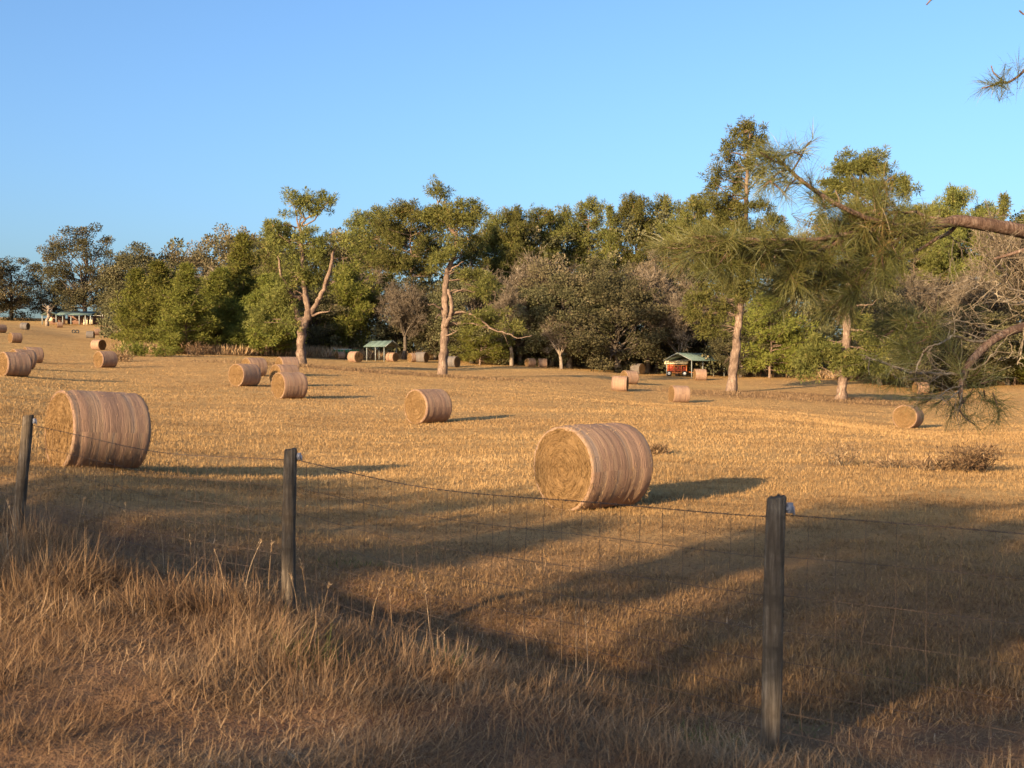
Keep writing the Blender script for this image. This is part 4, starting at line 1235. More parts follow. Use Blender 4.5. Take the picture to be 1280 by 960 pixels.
# ------------------------------------------------------------------ near pine whose boughs hang into the view
def near_pine():
    rng = np.random.default_rng(77)
    bx = P(1580, 480, 10.6); z0 = gz(bx.x, bx.y)
    org = np.array([bx.x, bx.y, z0])
    t = thing('pine_tree', 'near longleaf pine at the picture edge, its reddish bough and needles hanging over the field', 'tree', org)
    tr = MB(); tw = tr; nd = MB()
    H = 17.0
    k = np.linspace(0, 1, 16)
    tp = np.stack([.25 * np.sin(k * 3), .15 * np.sin(k * 4 + 1), k * H - .2], -1)
    tr.tube(tp, .24 * (1 - .8 * k) * np.where(k < .05, 1.3, 1), 14, rough=.12, rng=rng)

    def W(px, row, d):
        q = P(px, row, d); return np.array([q.x, q.y, q.z]) - org

    def on_trunk(z):
        return np.array([np.interp(z, tp[:, 2], tp[:, j]) for j in range(3)])

    def path(m, pts, r0, r1, sides=7, wig=.0, sub=4):
        q = np.array([W(*p) if len(p) == 3 and not isinstance(p, np.ndarray) else p for p in pts])
        n = len(q) * sub; ks = np.linspace(0, len(q) - 1, n)
        a = np.arange(len(q))
        # smooth with a moving average over the linear path
        qi = np.stack([np.interp(ks, a, q[:, j]) for j in range(3)], -1)
        s = qi.copy(); s[1:-1] = (qi[:-2] + 2 * qi[1:-1] + qi[2:]) / 4; s[1:-1] = (s[:-2] + 2 * s[1:-1] + s[2:]) / 4
        if wig: s[1:-1] += rng.normal(0, wig, (n - 2, 3))
        m.tube(s, np.linspace(r0, r1, n), sides, rough=.18, rng=rng)
        return s

    def tuft(c, d, n=85, L=.235, spread=.75, droop=.35, tm=.5):
        """long needles springing from the last few cm of a shoot"""
        d = unit(d)
        b = c + d * rng.uniform(-.2, .03, n)[:, None]
        v = d * rng.uniform(.25, 1.0, n)[:, None] + rng.normal(0, spread * .55, (n, 3))
        v /= np.linalg.norm(v, axis=1)[:, None]
        ln = L * rng.uniform(.7, 1.15, n)
        mid = b + v * (ln * .55)[:, None]
        v2 = v + np.array([0, 0, -droop]) * rng.uniform(.4, 1.3, n)[:, None]; v2 /= np.linalg.norm(v2, axis=1)[:, None]
        tip = mid + v2 * (ln * .45)[:, None]
        s = np.cross(v, rng.normal(size=(n, 3))); s /= np.linalg.norm(s, axis=1)[:, None]; s *= .00135
        V = np.stack([b - s, b + s, mid + s, mid - s, tip], 1).reshape(-1, 3)
        o = np.arange(n)[:, None] * 5
        nd.add(V, o + np.array([[0, 1, 2, 3]]), o + np.array([[3, 2, 4]]), np.repeat(np.clip(tm + rng.normal(0, .16, n), 0, .98), 5))

    def shoot(p0, d, L, r=.007, tm=.5, n=85):
        d = unit(d); k = np.linspace(0, 1, 5)[:, None]
        p = p0 + d * L * k + np.array([0, 0, -.12 * L]) * np.sin(k * PI) + rng.normal(0, .008, (5, 3)) * k
        tw.tube(p, np.linspace(r, r * .6, 5), 4, cap=False)
        tuft(p[-1], p[-1] - p[-2], n, tm=tm)
        return p

    # the thick reddish bough
    main = path(tr, [on_trunk(3.6), (1420, 318, 10.5), (1340, 300, 10.4), (1280, 289, 10.2), (1235, 281, 10.0), (1196, 275, 9.9), (1172, 281, 9.8), (1145, 290, 9.7), (1122, 293, 9.6), (1100, 287, 9.5), (1085, 283, 9.5)], .085, .022, 9)
    # forks running to the leading tips
    A = path(tw, [(1172, 281, 9.8), (1120, 283, 9.5), (1080, 272, 9.35), (1050, 258, 9.2), (1030, 246, 9.15), (1010, 232, 9.1), (997, 222, 9.1), (980, 206, 9.1), (968, 194, 9.1)], .026, .012, 6)
    B = path(tw, [(1100, 287, 9.5), (1060, 292, 9.3), (1020, 300, 9.1), (985, 300, 9.0), (950, 300, 8.9), (920, 298, 8.85), (895, 296, 8.8), (878, 294, 8.8)], .024, .008, 6)
    C = path(tw, [(1085, 283, 9.5), (1045, 305, 9.4), (1015, 318, 9.3), (990, 322, 9.3), (960, 312, 9.2), (930, 308, 9.2), (905, 300, 9.1)], .022, .008, 6)
    D = path(tw, [(1122, 293, 9.6), (1080, 315, 9.7), (1050, 330, 9.7), (1020, 345, 9.7), (1000, 352, 9.6)], .02, .008, 6)
    E = path(tw, [(1145, 290, 9.7), (1120, 300, 9.5), (1098, 320, 9.4), (1075, 345, 9.4), (1060, 362, 9.4)], .018, .007, 6)
    G = path(tw, [(1145, 265, 9.7), (1120, 266, 9.6), (1095, 262, 9.5), (1070, 270, 9.4)], .014, .006, 6)
    path(tw, [(1196, 276, 9.9), (1160, 272, 9.8), (1145, 265, 9.7)], .016, .013, 6)
    # dark shaded side limbs under the bough
    path(tr, [(1200, 277, 9.9), (1186, 292, 10.0), (1171, 298, 10.1), (1150, 312, 10.2), (1132, 318, 10.2), (1112, 323, 10.2)], .022, .008, 6)
    path(tr, [on_trunk(3.2), (1400, 300, 11.0), (1300, 306, 11.2), (1262, 318, 11.2), (1242, 324, 11.2)], .035, .012, 6)
    # twigs at the leading tip, against the sky
    for pts in ([(990, 214, 9.1), (999, 200, 9.05), (1003, 192, 9.0), (1008, 182, 9.0), (1014, 176, 9.0)], [(977, 204, 9.1), (985, 192, 9.0), (1000, 190, 9.0)],
                [(997, 222, 9.1), (985, 232, 9.0), (980, 242, 9.0)], [(985, 212, 9.1), (972, 216, 9.0), (962, 226, 8.9), (954, 234, 8.9)], [(980, 206, 9.1), (965, 200, 9.0), (950, 190, 8.9)], [(962, 226, 8.9), (975, 236, 8.9), (982, 244, 8.9)], [(1003, 195, 9.0), (990, 188, 8.95)]):
        q = path(tw, pts, .009, .005, 5); tuft(q[-1], q[-1] - q[-4], 60, tm=.38, L=.2)
    for px, row, dx, dz in ((968, 194, -.5, .3), (962, 196, -.8, 0), (957, 232, -.4, -.6), (950, 238, -.5, -.6), (961, 212, -.8, -.1), (987, 208, .2, .5), (946, 192, -.8, .2), (975, 186, -.2, .6)):
        c = W(px, row, 9.05); tuft(c, (dx, rng.normal(0, .3), dz), 55, tm=.35, L=.2)
    # shoots and needles along every fork
    def dress(p, n, f0, L0, tm, updown=(-.5, .5)):
        for i in range(n):
            f = f0 + (1 - f0) * (i + rng.random()) / n
            j = f * (len(p) - 1); a = int(min(j, len(p) - 2)); b = p[a] + (p[a + 1] - p[a]) * (j - a)
            fw = unit(p[min(a + 2, len(p) - 1)] - p[max(a - 2, 0)])
            d = fw * rng.uniform(.2, .9) + np.array([rng.normal(0, .35), rng.normal(0, .6), rng.uniform(*updown)])
            shoot(b, d, L0 * rng.uniform(.5, 1.2), tm=np.clip(tm + rng.normal(0, .12), 0, .9))
        tuft(p[-1], p[-1] - p[-3], 90, tm=tm)
    dress(A, 11, .05, .2, .5, (-.6, .1)); dress(B, 42, .15, .34, .5, (-.5, .12)); dress(C, 40, .15, .34, .5, (-.6, .2)); dress(D, 34, .15, .38, .5); dress(E, 24, .2, .34, .5, (-.7, .2)); dress(G, 22, .1, .28, .55)
    dress(main, 30, .68, .36, .5, (-.6, .5))
    # dead rust-brown needles caught in the bough
    for i in range(10):
        c = W(rng.uniform(990, 1110), rng.uniform(275, 335), 9.4); tuft(c, (rng.normal(), rng.normal(), -.6), 40, tm=.93)

    # ---- low branch with bare pale twigs
    low = path(tr, [on_trunk(2.35), (1430, 372, 10.3), (1340, 392, 10.2), (1280, 409, 10.0), (1262, 414, 9.9), (1243, 424, 9.8), (1228, 436, 9.75), (1214, 451, 9.7), (1207, 463, 9.7)], .046, .030, 9)
    path(tr, [(1207, 463, 9.7), (1202, 478, 9.65), (1200, 492, 9.6), (1203, 505, 9.6)], .03, .015, 7)
    lich = [([(1262, 415, 9.9), (1240, 426, 9.8), (1215, 427, 9.7), (1203, 424, 9.7), (1193, 418, 9.6), (1183, 425, 9.6), (1172, 431, 9.5), (1160, 433, 9.5), (1153, 442, 9.5), (1148, 455, 9.45), (1144, 466, 9.4)], .013),
            ([(1255, 415, 9.9), (1235, 413, 9.8), (1222, 407, 9.7), (1208, 403, 9.7), (1196, 400, 9.6), (1185, 404, 9.6)], .011),
            ([(1205, 468, 9.65), (1180, 467, 9.6), (1155, 466, 9.5), (1135, 466, 9.4), (1120, 460, 9.3), (1106, 454, 9.3), (1094, 450, 9.2), (1082, 447, 9.2)], .015),
            ([(1166, 434, 9.5), (1159, 441, 9.5), (1163, 453, 9.5), (1172, 461, 9.55), (1184, 467, 9.6)], .008),
            ([(1205, 462, 9.7), (1222, 461, 9.6), (1233, 452, 9.6), (1241, 442, 9.6), (1255, 427, 9.7)], .010),
            ([(1280, 405, 10.0), (1279, 425, 9.8), (1277, 440, 9.7), (1272, 456, 9.7)], .010),
            ([(1143, 466, 9.45), (1125, 474, 9.4), (1115, 468, 9.4)], .006), ([(1178, 467, 9.6), (1165, 478, 9.5), (1150, 472, 9.5), (1135, 475, 9.4)], .007), ([(1170, 468, 9.5), (1160, 482, 9.45)], .006),
            ([(1200, 488, 9.6), (1190, 496, 9.5), (1178, 503, 9.5)], .008), ([(1201, 482, 9.6), (1186, 486, 9.5), (1170, 500, 9.4)], .007), ([(1203, 490, 9.6), (1200, 505, 9.5), (1199, 514, 9.5)], .007), ([(1232, 455, 9.6), (1232, 468, 9.6), (1228, 474, 9.6), (1240, 472, 9.6)], .005),
            ([(1262, 426, 9.8), (1266, 440, 9.8), (1255, 452, 9.8), (1244, 448, 9.8)], .005), ([(1330, 360, 10.3), (1280, 366, 10.1), (1262, 361, 10.0), (1250, 354, 9.9), (1240, 350, 9.9)], .012), ([(1262, 361, 10), (1255, 352, 9.9), (1244, 345, 9.8), (1232, 330, 9.8), (1224, 326, 9.8)], .008),
            ([(1330, 388, 10.2), (1290, 376, 10.1), (1270, 380, 10.0), (1256, 372, 9.9), (1240, 366, 9.9), (1222, 352, 9.8)], .010), ([(1300, 320, 10.6), (1270, 322, 10.5), (1252, 324, 10.4), (1240, 340, 10.3)], .009), ([(1250, 354, 9.9), (1236, 364, 9.8), (1216, 382, 9.8)], .006),
            ([(1222, 407, 9.7), (1210, 396, 9.6), (1202, 384, 9.6)], .005), ([(1193, 418, 9.6), (1193, 402, 9.6), (1190, 388, 9.6)], .006), ([(1235, 413, 9.8), (1222, 396, 9.7), (1213, 380, 9.7)], .005), ([(1100, 452, 9.3), (1094, 444, 9.2)], .004), ([(1192, 300, 9.9), (1188, 330, 9.9), (1184, 352, 9.9)], .004),
            ([(1150, 372, 9.6), (1128, 350, 9.5), (1118, 332, 9.5)], .005), ([(1175, 350, 9.6), (1140, 352, 9.5), (1120, 354, 9.5)], .005), ([(1140, 352, 9.5), (1138, 335, 9.5), (1148, 318, 9.5)], .004)]
    li = MB()
    for i in range(22):
        px, row = rng.uniform(1185, 1340), rng.uniform(305, 430); d0 = rng.uniform(9.7, 10.4); q = [(px, row, d0)]; a = rng.uniform(2.3, 4.1); st = rng.uniform(10, 17)
        for k in range(6):
            a += rng.normal(0, .33); px += st * math.cos(a); row += st * math.sin(a) * .8; d0 -= .03; q.append((px, row, d0))
        lich.append((q, rng.uniform(.0035, .006)))
    for pts, r in lich:
        r *= 1.0
        q = path(li, pts, r, r * .45, 5, .004)
        for k in range(7):
            i = rng.integers(3, len(q)); e = q[i] + rng.normal(0, .10, 3)
            li.tube(np.array([q[i], (q[i] + e) / 2 + rng.normal(0, .012, 3), e]), [r * .4, r * .3, .0018], 4, cap=False)
    # drooping dark tufts at the end of the low branch
    for px, row, dx, dz, tm in ((1212, 492, -.3, -.8, .3), (1226, 494, .4, -.6, .25), (1237, 497, .5, -.9, .35), (1205, 500, -.6, -.7, .4), (1176, 503, -.8, -.5, .55), (1160, 503, -.7, -.4, .55), (1190, 510, -.2, -1, .5), (1240, 505, .2, -1, .4),
                             (1150, 498, -.9, -.3, .55), (1210, 476, .3, .4, .6), (1196, 474, -.2, .6, .6), (1222, 485, .6, .2, .4), (1195, 455, -.2, .7, .6), (1183, 448, -.4, .6, .6)):
        shoot(W(px + 4, row - 6, 9.6), (dx, rng.normal(0, .4), dz), .12, tm=tm, n=75)
    q = path(tw, [(1199, 512, 9.5), (1204, 520, 9.5), (1211, 526, 9.5), (1219, 531, 9.5)], .008, .005, 5)
    for px, row, dx, dz in ((1219, 531, .6, -.6), (1243, 527, .6, -.2), (1238, 530, -.4, -.7), (1205, 530, -.6, -.6)):
        tuft(W(px, row, 9.5), (dx, .1, dz), 45, tm=.5, L=.17)
    for px, row in ((1100, 475), (1116, 482), (1088, 468)):
        tuft(W(px, row, 9.2), (-.5, .2, -.8), 55, tm=.45)
    # soft green mass low in front of the wood
    for i in range(26):
        c = W(rng.uniform(1100, 1180), rng.uniform(385, 450), rng.uniform(9.6, 10.2)); shoot(c, (rng.normal(-.5, .5), rng.normal(0, .5), rng.uniform(-.5, .5)), .16, tm=rng.uniform(.25, .55), n=70)
    # ---- twig in the top corner and a bare tip at the very top
    S = path(tw, [on_trunk(6.6), (1420, 30, 9.9), (1330, 52, 9.7), (1288, 80, 9.6), (1275, 94, 9.55), (1260, 104, 9.5), (1250, 103, 9.5), (1238, 108, 9.45), (1228, 110, 9.4)], .018, .006, 6)
    path(tw, [(1258, 104, 9.5), (1248, 97, 9.5), (1241, 90, 9.5), (1239, 82, 9.5)], .007, .005, 5)
    for px, row, dx, dz in ((1240, 106, -.9, -.1), (1234, 104, -.8, .2), (1247, 104, -.6, -.7), (1250, 106, -.2, -.9), (1244, 102, -.7, .5), (1273, 84, -.1, .7), (1284, 92, -.1, -.8), (1230, 110, -.9, -.4), (1256, 104, .2, .6)):
        tuft(W(px, row, 9.45), (dx, rng.normal(0, .2), dz), 42, tm=.3, L=.17)
    path(tw, [on_trunk(8.2), (1400, -30, 9.4), (1300, 15, 9.4), (1280, 19, 9.4), (1274, 13, 9.4)], .013, .006, 5)
    path(tw, [on_trunk(8.6), (1450, -190, 9.2), (1300, -80, 9.0), (1200, -25, 8.9), (1165, -2, 8.9), (1158, 6, 8.9)], .016, .006, 5)
    # upper boughs out of the picture, carrying needles
    for i in range(26):
        z = rng.uniform(8.5, 16.6); a = rng.uniform(-2.2, 2.2) ; L = rng.uniform(1.2, 3.2) * (1 - (z - 8.5) / 12)
        p0 = on_trunk(z); p = limb(p0, p0 + np.array([math.cos(a), math.sin(a), .3]) * L, rng, 7, -.03, .03)
        tw.tube(p, np.linspace(.035, .01, 7), 5, cap=False)
        for k in range(6):
            f = rng.uniform(.4, 1); b = np.array([np.interp(f, np.linspace(0, 1, 7), p[:, j]) for j in range(3)])
            shoot(b, (math.cos(a) + rng.normal(0, .6), math.sin(a) + rng.normal(0, .6), rng.uniform(-.2, .6)), .25, n=45)
    tr.build('trunk', M_NBARK, t, smooth=True)
    lo = li.build('bare_twigs', M_LICH, t, smooth=True)
    nd.build('needles', M_NEAR, t)


near_pine()


# ------------------------------------------------------------------ weeds and bushes
def weeds():
    rng = np.random.default_rng(91)
    m = MB()
    # tan unmown strip along the foot of the wood
    n = 36000
    px = rng.uniform(140, 1420, n); d = np.interp(px, [140, 300, 420, 620, 820, 960, 1280, 1420], [138, 140, 152, 166, 164, 148, 142, 140]) + np.abs(rng.normal(0, 6, n)) - 2
    x = (px - 640) / F * d; y = d
    k = fbm(x * .12, y * .12, 5, 3)
    keep = rng.random(n) < np.clip((k - .30) * 3.2, .05, 1)
    x, y, k = x[keep], y[keep], k[keep]; n = len(x)
    z = ground_z(x, y)
    L = rng.uniform(.5, 1.5, n) * (.5 + k)
    dr = rng.normal(0, .32, (n, 3)); dr[:, 2] = 1
    m.leaves(np.stack([x, y, z], -1), dr, L, rng.uniform(.06, .14, n), rng, np.clip(rng.normal(.62, .2, n) + (k - .5) * .6, 0, 1))
    # low weeds round the trunks in the field
    for pxc, d0, rx, ry, nn in ((378, 113, 9, 3, 2200), (553, 108, 9, 3, 2600), (460, 111, 8, 2, 1400), (918, 110, 7, 2.5, 2000), (1000, 107, 12, 2.5, 2200), (1060, 103, 9, 2.5, 1800)):
        c = P(pxc, 480, d0)
        x = c.x + rng.normal(0, rx * .5, nn); y = c.y + rng.normal(0, ry * .5, nn); z = ground_z(x, y)
        dr = rng.normal(0, .6, (nn, 3)); dr[:, 2] = 1
        m.leaves(np.stack([x, y, z], -1), dr, rng.uniform(.12, .42, nn), rng.uniform(.03, .06, nn), rng, np.clip(rng.normal(.36, .18, nn), 0, 1))
    o = m.build('dry_weeds', M_WEED)
    tag(o, 'tall tan weeds along the foot of the wood and round the field trees', 'weeds', kind='stuff')


weeds()


def woods():
    rng = np.random.default_rng(93)
    m = MB()
    # depth of the wood behind its edge trees: many crowns run together
    PX = [130, 170, 240, 300, 400, 480, 560, 640, 720, 800, 880, 960, 1040, 1140, 1250, 1420, 1600]
    TOP = [385, 312, 308, 292, 292, 272, 268, 280, 268, 262, 268, 285, 285, 275, 268, 270, 270]
    DD = [205, 200, 196, 190, 186, 186, 186, 186, 184, 182, 178, 176, 174, 172, 170, 168, 168]
    nc = 2300
    px = rng.uniform(130, 1600, nc); lay = rng.random(nc)
    d = np.interp(px, PX, DD) + lay * 22
    x = (px - 640) / F * d; z0 = ground_z(x, d)
    top = CZ + (466 - np.interp(px, PX, TOP)) / F * d
    f = rng.random(nc) ** .95
    h = (top - z0) * (.86 + .22 * vnoise(px / 22, lay * 3, 8)) * f
    C = np.stack([x, d, z0 + h], -1)
    crown_clumps(m, C, rng.uniform(1.0, 1.9, nc), 64, .55, rng, .42, .2)
    # undergrowth along the edge
    nc = 1300
    px = rng.uniform(140, 1600, nc); d = np.interp(px, PX, DD) - 32 + rng.uniform(2, 24, nc)
    x = (px - 640) / F * d; z0 = ground_z(x, d)
    h = rng.uniform(.3, 1, nc) ** 1.3 * 5.5 * (.35 + vnoise(px / 16, d * .1, 4))
    crown_clumps(m, np.stack([x, d, z0 + h], -1), rng.uniform(.6, 1.3, nc), 46, .42, rng, .38, .18)
    o = m.build('woods', M_OAK)
    tag(o, 'dense dark green wood and undergrowth filling in behind the edge trees', 'woods', kind='stuff')


woods()


def bush(label, px, row, d, rx, h, n, mat, tm, group=None, stems=40, name='dry_bush', cat='bush', spread=.5):
    rng = np.random.default_rng(int(px * 7 + row))
    c = P(px, row, d); z = gz(c.x, c.y)
    t = thing(name, label, cat, (c.x, c.y, z), group=group)
    st = MB(); lf = MB()
    for i in range(stems):
        b = np.array([rng.normal(0, rx * .5), rng.normal(0, rx * .35), 0])
        e = b + np.array([rng.normal(0, spread * h), rng.normal(0, spread * h), h * rng.uniform(.5, 1.1)])
        st.tube(limb(b - [0, 0, .02], e, rng, 4, .03, .05), [.008, .006, .004, .002], 3, tint=np.repeat(np.clip(rng.normal(tm, .2), 0, 1), 12), cap=False)
        k = n // stems; f = rng.random(k)[:, None] ** .7
        p = b + (e - b) * f + rng.normal(0, .07 * h + .02, (k, 3)); p[:, 2] = np.abs(p[:, 2])
        dr = (e - b) / h + rng.normal(0, .8, (k, 3))
        lf.leaves(p, dr, rng.uniform(.05, .13, k) * (1 + d / 60), rng.uniform(.006, .016, k) * (1 + d / 25), rng, np.clip(rng.normal(tm, .2, k), 0, 1))
    st.build('stems', M_TWIG if mat is M_WEED else M_BARK, t)
    lf.build('foliage', mat, t)
    return t


bush('brown dead bush heaped in the open field, the largest dark clump by the picture edge', 1216, 606, 25.5, .42, .55, 1700, M_WEED, .2, 'dead weed clumps in the field', 70)
bush('low wide brown weed clump beside the largest dead bush', 1170, 603, 26, .5, .26, 800, M_WEED, .36, 'dead weed clumps in the field', 50)
bush('thin tangle of dead weed stems, the clump nearest the big straw-ended bale', 1046, 592, 27, .45, .55, 320, M_WEED, .45, 'dead weed clumps in the field', 26)
bush('sparse dead weeds between the thin tangle and the wide brown clump', 1105, 597, 26.5, .5, .22, 320, M_WEED, .42, 'dead weed clumps in the field', 30)
bush('small brown clump of loose hay just past the big straw-ended bale', 818, 578, 30, .22, .2, 500, M_WEED, .3, None, 24, 'hay_clump', 'hay clump')
bush('low green scrub bush at the foot of the first young pines', 170, 440, 128, 1.6, 1.5, 2200, M_YPINE, .4, 'green scrub before the young pines', 40, 'green_bush', 'bush')
bush('low green scrub bush beside another, below the third young pine', 205, 441, 127, 1.2, 1.2, 1500, M_YPINE, .4, 'green scrub before the young pines', 30, 'green_bush', 'bush')
bush('dark low scrub with bare stems beside the young pine trunks', 245, 440, 128, 1.3, 1.6, 700, M_WEED, .2, None, 40, 'dry_bush', 'bush')
bush('tan brush heap near the tight cluster of far bales', 152, 443, 112, .9, 1.0, 900, M_WEED, .5, None, 30, 'dry_bush', 'bush')

# ------------------------------------------------------------------ sheds and far things
def carport(name, label, px, row, d, rz, W, L, hw, hr, mats, posts):
    """gabled open shed: ridge along local y, front gable at -y"""
    p = P(px, row, d); z = gz(p.x, p.y)
    t = thing(name, label, 'carport', (p.x, p.y, z), rz)
    m = MB()
    th = .06; ov = .25
    for s in (-1, 1):
        a = [(0, hr), (s * (W / 2 + ov), hw - ov * (hr - hw) / (W / 2))]
        V = [(a[0][0], -ov, a[0][1]), (a[1][0], -ov, a[1][1]), (a[1][0], L + ov, a[1][1]), (a[0][0], L + ov, a[0][1])]
        V2 = [(x, y, zz - th) for x, y, zz in V]
        q = [[0, 1, 2, 3], [7, 6, 5, 4], [0, 4, 5, 1], [1, 5, 6, 2], [2, 6, 7, 3]]
        m.add(V + V2, q)
        for k in range(int(L / .9)):          # raised ribs
            y = .4 + k * .9
            e = np.array([[a[0][0], y, a[0][1] + .015], [a[1][0], y, a[1][1] + .015]])
            m.tube(e, .022, 4)
    m.build('roof', mats[0], t)
    m = MB()
    for s in (-1, 1):
        m.tube([(0, -ov - .02, hr - .02), (s * (W / 2 + ov), -ov - .02, hw - .02 - ov * (hr - hw) / (W / 2))], .06, 4)
    m.build('gable_trim', mats[1], t)
    for k in range(posts):
        y = .15 + (L - .3) * k / (posts - 1)
        for s in (-1, 1):
            m = MB(); m.box((s * (W / 2 - .05), y, hw / 2 - .1), (.09, .09, hw + .15)); m.build('post', mats[1], t)
    m = MB()
    for k in range(posts):
        y = .15 + (L - .3) * k / (posts - 1)
        for s in (-1, 1): m.tube([(s * (W / 2 - .05), y, hw - .06), (0, y, hr - .14)], .05, 4)
        m.tube([(-(W / 2 - .1), y + .06, hw - .10), (W / 2 - .1, y + .06, hw - .10)], .045, 4)
    m.build('roof_truss', M_DARKM, t)
    return t, z


M_TRIM = flat_mat('galvanised_trim', (0.26, 0.27, 0.25), 0.5, 0.3, 4)
M_DARKM = flat_mat('dark_steel', (0.07, 0.07, 0.065), 0.6, 0.3, 4)

cp1, zc = carport('carport', 'long open carport with a green gabled roof, sheltering a red machine', 848, 467, 147, R(-42), 4.0, 11.0, 2.3, 3.2, (M_GREENROOF, M_TRIM), 5)
cp2, zc2 = carport('carport', 'small open carport with a pale green roof on thin posts, before the dark oaks', 489, 445, 150.5, R(62), 3.0, 3.1, 2.1, 2.8, (M_GREENROOF, M_TRIM), 3)


def red_machine():
    p = P(846.5, 467, 149.6); z = gz(p.x, p.y)
    t = thing('hay_machine', 'red farm machine with a cream top and small wheels parked under the long carport', 'farm machine', (p.x, p.y, z), R(-12))
    m = MB(); m.box((0, 0, .75), (2.6, 1.5, .22)); m.box((-.75, 0, 1.25), (.75, 1.4, .85)); m.box((.35, 0, 1.15), (.5, 1.3, .62)); m.box((.95, .1, 1.0), (.4, 1.2, .5)); m.box((-.1, -.55, 1.0), (.25, .2, .5))
    m.build('body', M_RED, t)
    m = MB()
    for x in (-1.25, -.35, .15, .62, 1.28): m.box((x, -.78, .95), (.09, .08, .95))
    m.box((0, -.8, .46), (2.7, .08, .12)); m.box((0, -.8, 1.42), (2.7, .08, .10)); m.tube([(1.3, -.2, .6), (2.3, -.4, .45)], .05, 6)
    m.build('frame', M_ORANGE, t)
    m = MB(); m.box((-.1, 0, 1.86), (3.1, 1.7, .14)); m.box((-.1, -.82, 1.74), (3.1, .06, .3)); m.box((-.4, .2, 2.0), (2.3, 1.2, .14))
    m.build('cream_cover', M_CREAM, t)
    for x in (-1.0, 1.05):
        w = MB(); w.tube([(x, -.98, .36), (x, -.86, .36)], .36, 16); wo = w.build('wheel', M_RUBBER, t)
        w = MB(); w.tube([(x, -1.0, .36), (x, -.99, .36)], .2, 12); w.build('rim', M_WHITE, wo)


red_machine()


def green_trailer():
    p = P(432, 441, 153); z = gz(p.x, p.y)
    t = thing('farm_trailer', 'low green farm trailer parked in weeds between the forked pine and the small carport', 'trailer', (p.x, p.y, z), R(8))
    m = MB(); m.box((0, 0, .95), (3.6, 1.7, .55)); m.box((0, 0, .6), (3.4, .5, .14)); m.tube([(1.8, 0, .6), (2.8, 0, .5)], .06, 6); m.build('body', M_GREENP, t)
    m = MB(); m.box((-.4, -.3, 1.28), (2.4, .1, .1)); m.box((-1.55, -.3, 1.38), (.1, .1, .3)); m.build('rail', M_WHITE, t)
    for x in (-1.0, .9):
        w = MB(); w.tube([(x, -1.0, .36), (x, -.82, .36)], .36, 14); w.build('wheel', M_RUBBER, t)


green_trailer()


